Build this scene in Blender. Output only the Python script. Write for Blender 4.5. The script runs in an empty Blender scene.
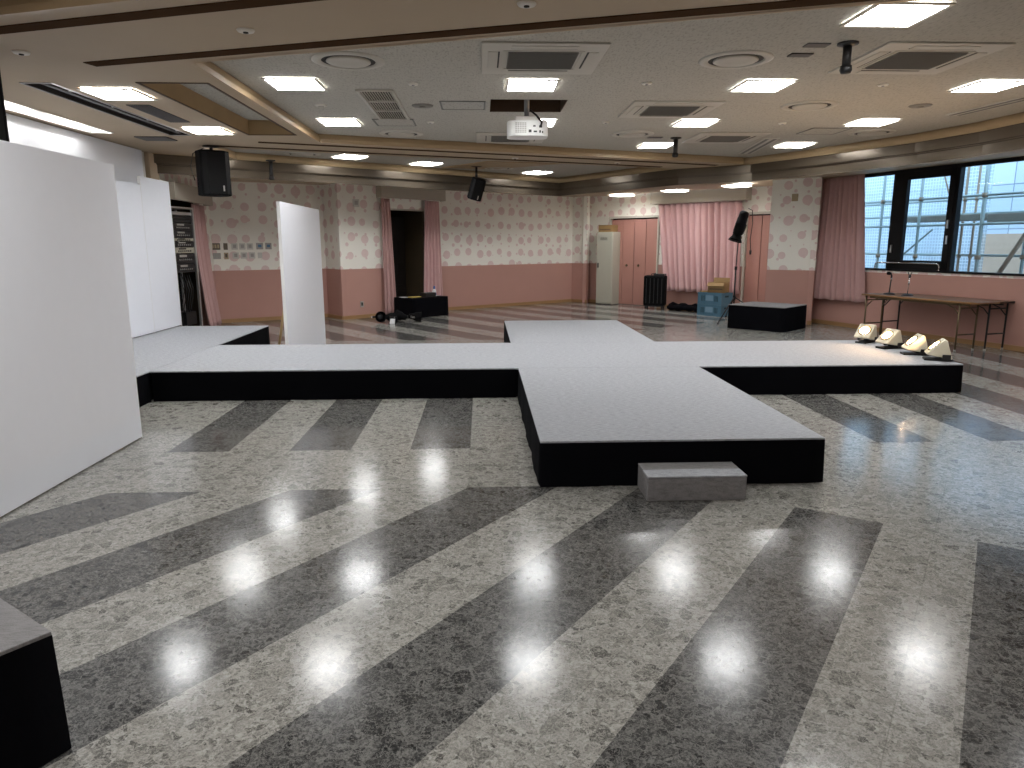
import bpy, bmesh, math, random
from mathutils import Vector, Matrix
from mathutils.geometry import tessellate_polygon

random.seed(7)
S = bpy.context.scene
COL = S.collection
PI = math.pi
rad = math.radians

# ------------------------------------------------------------------ render look
S.view_settings.view_transform = 'Standard'
S.view_settings.look = 'None'
S.view_settings.gamma = 1.0
S.view_settings.use_curve_mapping = False
S.view_settings.exposure = 0.32
S.cycles.use_denoising = True
S.cycles.max_bounces = 8
S.cycles.diffuse_bounces = 4
S.cycles.glossy_bounces = 4
S.cycles.transparent_max_bounces = 12
S.cycles.sample_clamp_indirect = 8.0

# ------------------------------------------------------------------ node helper
class NT:
    def __init__(s, name):
        s.m = bpy.data.materials.new(name); s.m.use_nodes = True
        s.t = s.m.node_tree; s.t.nodes.clear()
        s.out = s.t.nodes.new('ShaderNodeOutputMaterial')
    def n(s, kind, **kw):
        nd = s.t.nodes.new('ShaderNode' + kind)
        for k, v in kw.items():
            setattr(nd, k, v)
        return nd
    def link(s, a, b): s.t.links.new(a, b)
    def set(s, sock, v):
        if v is None: return
        if hasattr(v, 'is_output'): s.link(v, sock)
        else: sock.default_value = v
    def math(s, op, a, b=None, c=None):
        nd = s.n('Math', operation=op)
        s.set(nd.inputs[0], a); s.set(nd.inputs[1], b); s.set(nd.inputs[2], c)
        return nd.outputs[0]
    def mix(s, f, a, b):
        nd = s.n('Mix', data_type='RGBA')
        s.set(nd.inputs['Factor'], f); s.set(nd.inputs[6], a); s.set(nd.inputs[7], b)
        return nd.outputs[2]
    def mixf(s, f, a, b):
        nd = s.n('Mix', data_type='FLOAT')
        s.set(nd.inputs['Factor'], f); s.set(nd.inputs[2], a); s.set(nd.inputs[3], b)
        return nd.outputs[0]
    def ramp(s, f, stops, interp='LINEAR'):
        nd = s.n('ValToRGB'); cr = nd.color_ramp; cr.interpolation = interp
        while len(cr.elements) < len(stops): cr.elements.new(0.5)
        for e, (p, c) in zip(cr.elements, stops):
            e.position = p; e.color = c if len(c) == 4 else (*c, 1)
        s.set(nd.inputs[0], f)
        return nd.outputs[0]
    def noise(s, vec, scale, detail=2.0, rough=.5):
        nd = s.n('TexNoise'); s.set(nd.inputs['Vector'], vec)
        nd.inputs['Scale'].default_value = scale; nd.inputs['Detail'].default_value = detail
        nd.inputs['Roughness'].default_value = rough
        return nd
    def voro(s, vec, scale, feature='F1', rnd=1.0, dim='3D'):
        nd = s.n('TexVoronoi', feature=feature, voronoi_dimensions=dim)
        s.set(nd.inputs['Vector'], vec); nd.inputs['Scale'].default_value = scale
        nd.inputs['Randomness'].default_value = rnd
        return nd
    def bump(s, h, strength=.2, dist=.01):
        nd = s.n('Bump'); nd.inputs['Strength'].default_value = strength
        nd.inputs['Distance'].default_value = dist; s.set(nd.inputs['Height'], h)
        return nd.outputs[0]
    def pbr(s, color, rough=.5, metal=0.0, spec=.5, normal=None, coat=0.0, coat_rough=.1, sheen=0.0):
        p = s.n('BsdfPrincipled')
        s.set(p.inputs['Base Color'], color if hasattr(color, 'is_output') or len(color) == 4 else (*color, 1))
        s.set(p.inputs['Roughness'], rough); s.set(p.inputs['Metallic'], metal)
        s.set(p.inputs['Specular IOR Level'], spec)
        p.inputs['Coat Weight'].default_value = coat; p.inputs['Coat Roughness'].default_value = coat_rough
        p.inputs['Sheen Weight'].default_value = sheen
        if normal is not None: s.link(normal, p.inputs['Normal'])
        s.link(p.outputs[0], s.out.inputs[0])
        return s.m
    def obj_co(s): return s.n('TexCoord').outputs['Object']
    def pos(s): return s.n('NewGeometry').outputs['Position']

def c4(c): return (*c, 1)

def plain(name, color, rough=.5, metal=0.0, spec=.5, var=.06, scale=9.0, bump=0.0, bscale=180.0, coat=0.0, sheen=0.0):
    t = NT(name); co = t.obj_co()
    nz = t.noise(co, scale, 3)
    lo = tuple(max(0, x * (1 - var)) for x in color); hi = tuple(min(1, x * (1 + var)) for x in color)
    col = t.mix(nz.outputs[0], c4(lo), c4(hi))
    nrm = None
    if bump:
        nrm = t.bump(t.noise(co, bscale, 2).outputs[0], bump, .004)
    return t.pbr(col, rough, metal, spec, nrm, coat, sheen=sheen)

def emit(name, color, strength):
    t = NT(name); e = t.n('Emission'); e.inputs[0].default_value = c4(color); e.inputs[1].default_value = strength
    t.link(e.outputs[0], t.out.inputs[0]); return t.m

# ------------------------------------------------------------------ materials
M = {}
LAMP = 33.0
M['white_board'] = plain('white painted board', (.83, .85, .90), .55, var=.015, spec=.3)
M['board_edge'] = plain('raw board edge', (.86, .86, .85), .6, var=.02)
M['black_cloth'] = plain('black draped cloth', (.0030, .0031, .0045), .9, spec=.06, var=.3, scale=5, bump=.15, bscale=300)
M['black_plastic'] = plain('black plastic', (.006, .006, .007), .45, var=.15)
M['black_matte'] = plain('matte black', (.0035, .0035, .004), .8, spec=.12, var=.2)
M['black_metal'] = plain('black powder coated metal', (.012, .011, .011), .45, var=.15)
M['grill'] = plain('black speaker grill', (.006, .006, .0065), .7, spec=.2, var=.4, scale=200)
M['chrome'] = plain('chrome', (.7, .7, .7), .18, 1.0, var=.03)
M['grey_metal'] = plain('grey metal', (.33, .33, .33), .4, .6, var=.05)
M['alu'] = plain('aluminium', (.55, .55, .55), .35, .8, var=.04)
M['locker'] = plain('pale grey green locker steel', (.47, .46, .38), .38, var=.03)
M['locker_dark'] = plain('dark slot', (.05, .05, .045), .6)
M['door_pink'] = plain('salmon pink door laminate', (.43, .215, .175), .42, var=.04, scale=4)
M['door_gap'] = plain('door gap', (.03, .015, .012), .8)
M['frame_cream'] = plain('cream steel door frame', (.56, .53, .45), .4, var=.03)
M['base_wood'] = plain('varnished baseboard wood', (.37, .21, .095), .4, var=.15, scale=6)
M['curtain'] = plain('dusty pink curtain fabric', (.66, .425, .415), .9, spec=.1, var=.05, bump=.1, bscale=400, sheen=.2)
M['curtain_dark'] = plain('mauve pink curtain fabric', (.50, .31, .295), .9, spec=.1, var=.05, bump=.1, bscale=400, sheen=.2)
M['pelmet'] = plain('beige pelmet box', (.43, .39, .32), .5, var=.03)
M['plate_white'] = plain('white switch plate', (.62, .60, .55), .4, var=.02)
M['plate_grey'] = plain('grey switch plate', (.38, .36, .33), .4, var=.02)
M['plate_brown'] = plain('bronze switch plate', (.10, .08, .055), .4, .3, var=.05)
M['plate_tan'] = plain('tan button', (.42, .33, .20), .45, var=.05)
M['blue_screen'] = plain('blue display', (.07, .17, .30), .3, var=.05)
M['cardboard'] = plain('brown cardboard', (.30, .185, .075), .8, var=.08, scale=14)
M['carton_print'] = plain('dark carton print', (.15, .09, .05), .8)
M['crate'] = plain('blue plastic crate', (.085, .20, .285), .45, var=.06)
M['crate_light'] = plain('pale blue crate panel', (.20, .34, .46), .45, var=.05)
M['crate_dark'] = plain('crate openings', (.02, .06, .08), .7)
M['cream'] = plain('cream enamelled lamp housing', (.72, .66, .50), .35, var=.02)
M['table_top'] = plain('brown wood laminate table top', (.135, .062, .022), .3, var=.18, scale=5)
M['table_edge'] = plain('brown table edge', (.26, .13, .04), .4)
M['brass'] = plain('bronzed steel tube', (.16, .115, .065), .35, .6)
M['wood_prop'] = plain('raw wooden stick', (.50, .33, .15), .6, var=.1)
M['window_black'] = plain('black window frame', (.004, .004, .0045), .5, spec=.2, var=.1)
M['plastic_white'] = plain('white projector shell', (.76, .76, .74), .35, var=.02)
M['ac_white'] = plain('off white ceiling unit plastic', (.50, .475, .415), .45, var=.02)
M['ac_grey'] = plain('grey filter grille', (.17, .165, .15), .6, var=.05)
M['ac_dark'] = plain('dark slot', (.03, .028, .025), .7)
M['disc_grey'] = plain('grey perforated speaker cover', (.21, .195, .17), .6, var=.1, scale=120)
M['white_rim'] = plain('white fitting', (.72, .69, .62), .4, var=.02)
M['tan_paint'] = plain('tan painted soffit', (.46, .365, .255), .6, spec=.3, var=.05, scale=2.5)
M['cove_wood'] = plain('golden tan cove', (.40, .29, .165), .38, var=.08, scale=3)
M['dark_strip'] = plain('brown recessed strip', (.060, .030, .013), .9, spec=.05, var=.1)
M['recess_wood'] = plain('brown recess wood', (.36, .25, .125), .5, var=.15, scale=4)
M['recess_dark'] = plain('dark brown recess', (.07, .038, .018), .6, var=.15, scale=4)
M['vent_dark'] = plain('dark slot metal', (.03, .026, .024), .5, var=.1)
M['vent_grey'] = plain('dark grey louvre', (.075, .068, .066), .5, var=.1)
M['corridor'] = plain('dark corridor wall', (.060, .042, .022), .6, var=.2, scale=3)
M['corridor_door'] = plain('dark corridor door', (.012, .009, .007), .5, var=.3, scale=6)
M['bottle_white'] = plain('white bottle', (.75, .76, .78), .35)
M['bottle_blue'] = plain('blue cap', (.05, .14, .42), .35)
M['yellow_paper'] = plain('yellow card', (.62, .46, .12), .7)
M['paper'] = plain('white paper', (.72, .72, .72), .8)
M['backwall'] = plain('plain white painted wall', (.72, .70, .66), .6, var=.02)
M['rack_face'] = plain('black rack unit face', (.012, .012, .013), .4, var=.3, scale=30)
M['rack_light'] = plain('ivory rack unit face', (.42, .39, .31), .4, var=.05)
M['felt'] = plain('dark grey foot pad', (.03, .03, .028), .8)
M['lamp_white'] = emit('white fluorescent diffuser', (.985, .99, 1.0), LAMP)
M['tube'] = emit('white tube', (1, .99, .97), 34.0)
M['lens'] = emit('warm halogen lens', (1, .66, .36), 230.0)

def mat_floor():
    t = NT('polished stone floor with dark stripes')
    p = t.pos(); sx = t.n('SeparateXYZ'); t.link(p, sx.inputs[0]); x, y = sx.outputs[0], sx.outputs[1]
    yy = t.math('SUBTRACT', 7.83, t.math('ABSOLUTE', t.math('SUBTRACT', y, 7.83)))
    def stripe(co, off, duty=.5):
        f = t.math('FRACT', t.math('DIVIDE', t.math('ADD', co, off), .9))
        return t.math('LESS_THAN', f, duty), f
    mf, ff = stripe(x, 2.35 + 9.0)
    mF = t.math('MULTIPLY', t.math('MULTIPLY', mf, t.math('GREATER_THAN', yy, 5.18)), t.math('GREATER_THAN', x, -2.6))
    q = t.math('SUBTRACT', t.math('MULTIPLY', x, .804), t.math('MULTIPLY', yy, .595))
    mn, fn = stripe(q, .838 + 9.0, .515)
    edge = t.math('SUBTRACT', 3.85, t.math('MULTIPLY', t.math('SUBTRACT', x, 1.85), .7265))
    mN = t.math('MULTIPLY', t.math('MULTIPLY', mn, t.math('LESS_THAN', yy, 4.30)), t.math('LESS_THAN', yy, edge))
    mask = t.math('MAXIMUM', mF, mN)
    # stone chips
    wob = t.noise(p, 11.0, 5, .72)
    av = t.n('VectorMath', operation='MULTIPLY_ADD'); t.link(wob.outputs['Color'], av.inputs[0])
    av.inputs[1].default_value = (.065, .065, 0); t.link(p, av.inputs[2])
    wp = av.outputs[0]
    def rand(v):
        k = t.n('SeparateColor'); t.link(v.outputs['Color'], k.inputs[0]); return k.outputs
    v1, v2, v3 = t.voro(wp, 15.0), t.voro(wp, 36.0), t.voro(wp, 85.0)
    e1, e2 = t.voro(wp, 15.0, 'DISTANCE_TO_EDGE'), t.voro(wp, 36.0, 'DISTANCE_TO_EDGE')
    r1, r2, r3 = rand(v1), rand(v2), rand(v3)
    isbig = t.math('MULTIPLY', t.math('GREATER_THAN', r1[1], .76), t.math('GREATER_THAN', e1.outputs[0], .05))
    ismid = t.math('MULTIPLY', t.math('GREATER_THAN', r2[1], .50), t.math('GREATER_THAN', e2.outputs[0], .05))
    small = t.mixf(ismid, t.math('ADD', .22, t.math('MULTIPLY', r3[0], .78)), t.math('MULTIPLY', r2[0], .85))
    cell = t.mixf(isbig, small, t.math('ADD', .10, t.math('MULTIPLY', r1[0], .45)))
    fine = t.noise(p, 110.0, 3, .8).outputs[0]
    cell = t.math('ADD', t.math('MULTIPLY', cell, .72), t.math('MULTIPLY', t.math('SUBTRACT', fine, .39), 1.55))
    sq = t.noise(wp, 30.0, 4, .75).outputs[0]
    squiggle = t.math('LESS_THAN', t.math('ABSOLUTE', t.math('SUBTRACT', sq, .5)), .020)
    rim = t.math('MULTIPLY', t.math('LESS_THAN', t.mixf(t.math('GREATER_THAN', r1[1], .76), e2.outputs[0], e1.outputs[0]), .03), t.math('GREATER_THAN', t.noise(p, 20.0, 2).outputs[0], .48))
    vein = t.math('MAXIMUM', squiggle, rim)
    light = t.ramp(cell, [(.06, (.066, .064, .058)), (.24, (.125, .121, .109)), (.44, (.222, .215, .194)), (.66, (.305, .296, .268)), (.95, (.47, .46, .425))])
    dark = t.ramp(cell, [(.06, (.011, .011, .0112)), (.28, (.031, .031, .0305)), (.52, (.066, .0655, .0625)), (.74, (.115, .113, .106)), (.97, (.225, .221, .207))])
    light = t.mix(t.math('MULTIPLY', vein, .72), light, (.42, .405, .362, 1))
    dark = t.mix(t.math('MULTIPLY', vein, .72), dark, (.215, .21, .195, 1))
    col = t.mix(mask, light, dark)
    # faint tile joints following the stripes
    cross = t.math('ADD', t.math('MULTIPLY', x, .595), t.math('MULTIPLY', yy, .804))
    def joint(co, per, w):
        f = t.math('FRACT', t.math('DIVIDE', t.math('ADD', co, 20.0), per))
        return t.math('LESS_THAN', f, w / per)
    near = t.math('LESS_THAN', yy, 4.30)
    jn = t.math('MULTIPLY', near, t.math('MAXIMUM', joint(t.math('ADD', q, .838 - .005), .45, .004), joint(cross, .9, .004)))
    far = t.math('GREATER_THAN', yy, 4.30)
    jf = t.math('MULTIPLY', far, t.math('MAXIMUM', joint(t.math('ADD', x, 2.35 - .2), .45, .004), joint(y, .9, .004)))
    jt = t.math('MAXIMUM', jn, jf)
    col = t.mix(t.math('MULTIPLY', jt, .35), col, (.10, .095, .085, 1))
    rough = t.math('ADD', .115, t.math('MULTIPLY', t.noise(p, 2.2, 4, .65).outputs[0], .085))
    h = t.math('ADD', t.math('MULTIPLY', t.noise(p, 7.0, 3, .6).outputs[0], 1.0), t.math('MULTIPLY', jt, -.25))
    nrm = t.bump(h, .022, .02)
    return t.pbr(col, rough, 0, .34, nrm)
M['floor'] = mat_floor()

def mat_carpet(name, base, dark):
    t = NT(name); p = t.pos()
    mp = t.n('Mapping'); mp.inputs['Scale'].default_value = (22, 90, 60); t.link(p, mp.inputs[0])
    a = t.noise(mp.outputs[0], 1.0, 4, .7).outputs[0]
    b = t.noise(p, 260.0, 2).outputs[0]
    f = t.math('ADD', t.math('MULTIPLY', a, .6), t.math('MULTIPLY', b, .4))
    col = t.ramp(f, [(.36, dark), (.56, base), (.8, tuple(min(1, k * 1.12) for k in base))])
    return t.pbr(col, .95, 0, .1, t.bump(b, .35, .004), sheen=.1)
M['carpet'] = mat_carpet('light grey needle punch carpet', (.42, .432, .455), (.23, .24, .258))
M['carpet_grey'] = mat_carpet('mid grey carpet covering', (.27, .262, .26), (.17, .166, .165))

def mat_wallpaper(name, ground, dots, dots2):
    t = NT(name); uv = t.n('TexCoord').outputs['UV']
    def layer(scale, rmin, rmax, off):
        mp = t.n('Mapping'); mp.inputs['Location'].default_value = (off, off * .7, 0); t.link(uv, mp.inputs[0])
        v = t.voro(mp.outputs[0], scale, 'F1', .30, '2D')
        rr = t.n('SeparateColor'); t.link(v.outputs['Color'], rr.inputs[0])
        r = t.mixf(rr.outputs[0], rmin * scale, rmax * scale)
        k = t.math('DIVIDE', v.outputs['Distance'], r)
        disc = t.math('LESS_THAN', k, 1.0)
        ring = t.math('SINE', t.math('MULTIPLY', k, 22.0))
        lace = t.math('ADD', .80, t.math('MULTIPLY', ring, .12))
        return t.math('MULTIPLY', disc, lace)
    d = t.math('MAXIMUM', layer(3.15, .068, .096, 0.0), layer(4.2, .002, .040, 3.37))
    tint = t.mix(t.noise(uv, 3.0, 2).outputs[0], c4(dots), c4(dots2))
    col = t.mix(d, c4(ground), tint)
    b = t.noise(uv, 240.0, 2).outputs[0]
    return t.pbr(col, .7, 0, .25, t.bump(b, .12, .003))
M['wallpaper'] = mat_wallpaper('cream wallpaper with pink dots', (.90, .875, .795), (.73, .54, .52), (.75, .58, .555))
M['dado'] = plain('salmon pink wall cladding', (.50, .285, .24), .6, spec=.2, var=.035, scale=3)

def mat_ceiling():
    t = NT('off white rock wool ceiling boards'); p = t.pos()
    mp = t.n('Mapping'); mp.inputs['Scale'].default_value = (60, 22, 30); t.link(p, mp.inputs[0])
    w = t.noise(mp.outputs[0], 1.0, 3, .6).outputs[0]
    col = t.ramp(w, [(.34, (.36, .34, .295)), (.46, (.46, .437, .385)), (.75, (.50, .475, .42))])
    return t.pbr(col, .9, 0, .15, t.bump(w, .35, .004))
M['ceiling'] = mat_ceiling()

def mat_riser():
    t = NT('polished bronze moulding'); p = t.pos()
    mp = t.n('Mapping'); mp.inputs['Scale'].default_value = (1.2, 1.2, 14); t.link(p, mp.inputs[0])
    w = t.noise(mp.outputs[0], 1.0, 3).outputs[0]
    col = t.mix(w, (.11, .085, .058, 1), (.16, .132, .10, 1))
    return t.pbr(col, t.math('ADD', .16, t.math('MULTIPLY', w, .1)), .40, .5)
M['riser'] = mat_riser()

def mat_glass():
    t = NT('window glass')
    tr = t.n('BsdfTransparent'); tr.inputs[0].default_value = (.90, .95, .96, 1)
    gl = t.n('BsdfGlossy'); gl.inputs['Roughness'].default_value = .01
    fr = t.n('Fresnel'); fr.inputs[0].default_value = 1.45
    geo = t.n('NewGeometry'); front = t.math('SUBTRACT', 1.0, geo.outputs['Backfacing'])   # only the outer face of the pane mirrors
    mx = t.n('MixShader'); t.link(t.math('MULTIPLY', fr.outputs[0], front), mx.inputs[0]); t.link(tr.outputs[0], mx.inputs[1]); t.link(gl.outputs[0], mx.inputs[2])
    t.link(mx.outputs[0], t.out.inputs[0]); return t.m
M['glass'] = mat_glass()

def mat_facade():
    t = NT('pale cladding of the building opposite'); uv = t.n('TexCoord').outputs['UV']
    br = t.n('TexBrick'); t.link(uv, br.inputs['Vector']); br.offset = 0.0
    br.inputs['Color1'].default_value = (.58, .64, .74, 1); br.inputs['Color2'].default_value = (.74, .78, .86, 1)
    br.inputs['Mortar'].default_value = (.30, .34, .40, 1); br.inputs['Scale'].default_value = 1.0
    br.inputs['Mortar Size'].default_value = .012; br.inputs['Brick Width'].default_value = .55; br.inputs['Row Height'].default_value = .9
    return t.pbr(br.outputs[0], .7)
M['facade'] = mat_facade()

def mat_mesh_sheet():
    t = NT('translucent scaffold netting'); uv = t.n('TexCoord').outputs['UV']
    s = t.n('SeparateXYZ'); t.link(uv, s.inputs[0])
    def g(c): return t.math('LESS_THAN', t.math('FRACT', t.math('MULTIPLY', c, 16.0)), .16)
    k = t.math('MAXIMUM', g(s.outputs[0]), g(s.outputs[1]))
    tr = t.n('BsdfTransparent'); df = t.n('BsdfPrincipled'); df.inputs['Base Color'].default_value = (.62, .74, .84, 1)
    mx = t.n('MixShader'); t.link(t.mixf(k, .45, .8), mx.inputs[0])
    t.link(tr.outputs[0], mx.inputs[1]); t.link(df.outputs[0], mx.inputs[2]); t.link(mx.outputs[0], t.out.inputs[0]); return t.m
M['netting'] = mat_mesh_sheet()
M['scaf'] = plain('galvanised scaffold tube', (.30, .36, .36), .45, .3, var=.1)
M['scaf_rust'] = plain('worn scaffold fitting', (.30, .22, .16), .6, .2, var=.2)
M['plank'] = plain('grey scaffold plank', (.27, .25, .22), .7, var=.15)
M['far_block'] = plain('pale orange wall panel', (.62, .42, .30), .8)

# ------------------------------------------------------------------ mesh helpers
def nb(): return bmesh.new()

def obj(name, bm, m, parent=None, smooth=False, bevel=0.0, loc=None, rot=None, solid=0.0):
    me = bpy.data.meshes.new(name)
    bmesh.ops.recalc_face_normals(bm, faces=bm.faces[:])
    bm.to_mesh(me); bm.free()
    ms = m if isinstance(m, (list, tuple)) else [m]
    for k in ms: me.materials.append(M[k] if isinstance(k, str) else k)
    if smooth:
        for p in me.polygons: p.use_smooth = True
    o = bpy.data.objects.new(name, me); COL.objects.link(o)
    if parent is not None: o.parent = parent
    if loc is not None: o.location = loc
    if rot is not None: o.rotation_euler = rot
    if solid:
        md = o.modifiers.new('solid', 'SOLIDIFY'); md.thickness = solid; md.offset = 0
    if bevel:
        md = o.modifiers.new('bevel', 'BEVEL'); md.width = bevel; md.segments = 2; md.limit_method = 'ANGLE'; md.angle_limit = rad(40)
    return o

def thing(name, label, cat, loc=(0, 0, 0), rotz=0.0, group=None, rot=None):
    o = bpy.data.objects.new(name, None); COL.objects.link(o); o.empty_display_size = .1
    o.location = loc; o.rotation_euler = rot if rot else (0, 0, rotz)
    o['label'] = label; o['category'] = cat
    if group: o['group'] = group
    return o

def tag(o, label, cat, group=None):
    o['label'] = label; o['category'] = cat
    if group: o['group'] = group
    return o

def struct(o):
    o['kind'] = 'structure'; return o

def copy_tree(o, parent=None):
    c = o.copy(); COL.objects.link(c)
    if parent is not None: c.parent = parent
    for ch in [k for k in bpy.data.objects if k.parent == o and k is not c]:
        copy_tree(ch, c)
    return c

def dup(src, loc, rotz, label, group=None):
    c = copy_tree(src); c.location = loc; c.rotation_euler = (0, 0, rotz); c['label'] = label
    if group: c['group'] = group
    return c

def box(bm, cx, cy, cz, sx, sy, sz, mi=0, mtx=None):
    vs = []
    for dz in (-.5, .5):
        for dx, dy in ((-.5, -.5), (.5, -.5), (.5, .5), (-.5, .5)):
            v = Vector((cx + dx * sx, cy + dy * sy, cz + dz * sz))
            vs.append(bm.verts.new(mtx @ v if mtx else v))
    for f in ((3, 2, 1, 0), (4, 5, 6, 7), (0, 1, 5, 4), (1, 2, 6, 5), (2, 3, 7, 6), (3, 0, 4, 7)):
        fc = bm.faces.new([vs[i] for i in f]); fc.material_index = mi
    return bm

def bxo(name, c, s, m, parent=None, bevel=0.0, **kw):
    return obj(name, box(nb(), *c, *s), m, parent, bevel=bevel, **kw)

def frame_of(d):
    d = d.normalized(); a = Vector((0, 0, 1)) if abs(d.z) < .9 else Vector((1, 0, 0))
    u = d.cross(a).normalized(); v = d.cross(u).normalized(); return u, v

def cyl(bm, p0, p1, r0, r1=None, seg=16, cap=True, mi=0):
    p0, p1 = Vector(p0), Vector(p1); r1 = r0 if r1 is None else r1
    u, v = frame_of(p1 - p0); A = []; B = []
    for i in range(seg):
        a = 2 * PI * i / seg; w = u * math.cos(a) + v * math.sin(a)
        A.append(bm.verts.new(p0 + w * r0)); B.append(bm.verts.new(p1 + w * r1))
    for i in range(seg):
        j = (i + 1) % seg
        f = bm.faces.new((A[i], A[j], B[j], B[i])); f.material_index = mi
    if cap:
        f = bm.faces.new(A[::-1]); f.material_index = mi; f = bm.faces.new(B); f.material_index = mi
    return bm

def tube(bm, pts, r, seg=8, closed=False):
    pts = [Vector(p) for p in pts]; n = len(pts); rings = []
    for i, p in enumerate(pts):
        if closed: d = pts[(i + 1) % n] - pts[i - 1]
        else: d = pts[min(i + 1, n - 1)] - pts[max(i - 1, 0)]
        u, v = frame_of(d)
        if rings:
            pu = rings[-1][1]; d0 = d.normalized(); u = (pu - d0 * pu.dot(d0)).normalized(); v = d0.cross(u)
        rr = r[i] if isinstance(r, (list, tuple)) else r
        rings.append(([bm.verts.new(p + u * math.cos(2 * PI * k / seg) * rr + v * math.sin(2 * PI * k / seg) * rr) for k in range(seg)], u))
    for i in range(n - (0 if closed else 1)):
        A = rings[i][0]; B = rings[(i + 1) % n][0]
        for k in range(seg):
            bm.faces.new((A[k], A[(k + 1) % seg], B[(k + 1) % seg], B[k]))
    if not closed:
        bm.faces.new(rings[0][0][::-1]); bm.faces.new(rings[-1][0])
    return bm

def lathe(bm, prof, c=(0, 0, 0), seg=32, mtx=None):
    rows = []
    for r, z in prof:
        if r < 1e-6:
            v = Vector((c[0], c[1], c[2] + z)); rows.append([bm.verts.new(mtx @ v if mtx else v)])
        else:
            row = []
            for i in range(seg):
                a = 2 * PI * i / seg
                v = Vector((c[0] + r * math.cos(a), c[1] + r * math.sin(a), c[2] + z))
                row.append(bm.verts.new(mtx @ v if mtx else v))
            rows.append(row)
    for A, B in zip(rows, rows[1:]):
        for i in range(seg):
            j = (i + 1) % seg
            if len(A) == 1 and len(B) == 1: continue
            if len(A) == 1: bm.faces.new((A[0], B[j], B[i]))
            elif len(B) == 1: bm.faces.new((A[i], A[j], B[0]))
            else: bm.faces.new((A[i], A[j], B[j], B[i]))
    return bm

def prism(bm, poly, z0, z1, mi=0):
    """extrude a simple 2D polygon; z0/z1 can be numbers"""
    n = len(poly)
    a = [bm.verts.new((p[0], p[1], z0)) for p in poly]; b = [bm.verts.new((p[0], p[1], z1)) for p in poly]
    for tri in tessellate_polygon([[Vector((p[0], p[1], 0)) for p in poly]]):
        f = bm.faces.new([a[i] for i in tri]); f.material_index = mi
        f = bm.faces.new([b[i] for i in tri]); f.material_index = mi
    for i in range(n):
        j = (i + 1) % n
        f = bm.faces.new((a[i], a[j], b[j], b[i])); f.material_index = mi
    return bm

def sheet(bm, poly, holes=(), z=0.0):
    """flat polygon (with holes); points are (x, y) or (x, y, z)"""
    loops = [[Vector((p[0], p[1], 0)) for p in L] for L in [poly, *holes]]
    flat = [p for L in [poly, *holes] for p in L]
    vs = [bm.verts.new((p[0], p[1], p[2] if len(p) > 2 else z)) for p in flat]
    for tri in tessellate_polygon(loops):
        try: bm.faces.new([vs[i] for i in tri])
        except ValueError: pass
    return bm

def offset(pts, d):
    """offset an open polyline to its left by d, mitred"""
    out = []; n = len(pts)
    for i, p in enumerate(pts):
        ns = []
        for a, b in ((i - 1, i), (i, i + 1)):
            if 0 <= a and b < n:
                e = Vector((pts[b][0] - pts[a][0], pts[b][1] - pts[a][1])).normalized(); ns.append(Vector((-e.y, e.x)))
        m = sum(ns, Vector((0, 0))).normalized(); k = max(.35, m.dot(ns[0]))
        out.append((p[0] + m.x * d / k, p[1] + m.y * d / k))
    return out

def sweep(bm, pts, prof):
    rows = [[bm.verts.new((x, y, z)) for x, y in offset(pts, d)] for d, z in prof]
    for A, B in zip(rows, rows[1:]):
        for i in range(len(pts) - 1):
            bm.faces.new((A[i], A[i + 1], B[i + 1], B[i]))
    return bm

def mir(p): return (p[0], 15.8 - p[1])

# ------------------------------------------------------------------ the room: floor and ceiling
struct(obj('floor', sheet(nb(), [(-6.2, -4.5), (9.5, -4.5), (9.5, 20.5), (-6.2, 20.5)]), 'floor'))

OUT_FAR = [(-4.95, 11.2), (-3.9, 12.0), (1.75, 16.35), (3.55, 13.3), (4.62, 12.5), (5.02, 11.75), (5.45, 10.78), (5.85, 9.8), (6.07, 8.85), (6.13, 7.9)]
OUT = OUT_FAR + [mir(p) for p in OUT_FAR[-2::-1]]
ZT, ZS, ZP, ZW = 2.96, 2.85, 2.57, 2.70

TRAY = [(-2.16, 7.9), (-2.16, 10.04), (4.50, 12.50), (4.62, 12.5), (5.02, 11.75), (5.45, 10.78), (5.85, 9.8), (6.07, 8.85), (6.13, 7.9)]
MAIN = TRAY + [mir(p) for p in TRAY[-2:2:-1]] + [(4.50, 3.50), (-2.16, 5.76)]
struct(obj('ceiling', sheet(nb(), MAIN, [[(.11, 7.66), (.90, 7.66), (.90, 8.36), (.11, 8.36)]], ZT), 'ceiling'))
SIDE = [(-3.9, 10.52), (3.45, 13.24), (3.55, 13.3), (1.75, 16.35), (-3.9, 12.0)]
struct(obj('ceiling_far_tray', sheet(nb(), SIDE, z=ZT), 'ceiling'))
SIDE_N = [(-3.9, 5.03), (3.45, 2.62), (3.55, 2.5), (1.75, -.55), (-3.9, 3.8)]
struct(obj('ceiling_near_tray', sheet(nb(), SIDE_N, z=ZT), 'ceiling'))
# recess over the projector
bm = nb()
rc = [(.11, 7.66), (.90, 7.66), (.90, 8.36), (.11, 8.36)]
for i in range(4):
    a, b = rc[i], rc[(i + 1) % 4]
    bm.faces.new([bm.verts.new((*a, ZT)), bm.verts.new((*b, ZT)), bm.verts.new((*b, 3.35)), bm.verts.new((*a, 3.35))])
bm.faces.new([bm.verts.new((*p, 3.35)) for p in rc])
struct(obj('ceiling_recess', bm, 'recess_dark'))

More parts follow.
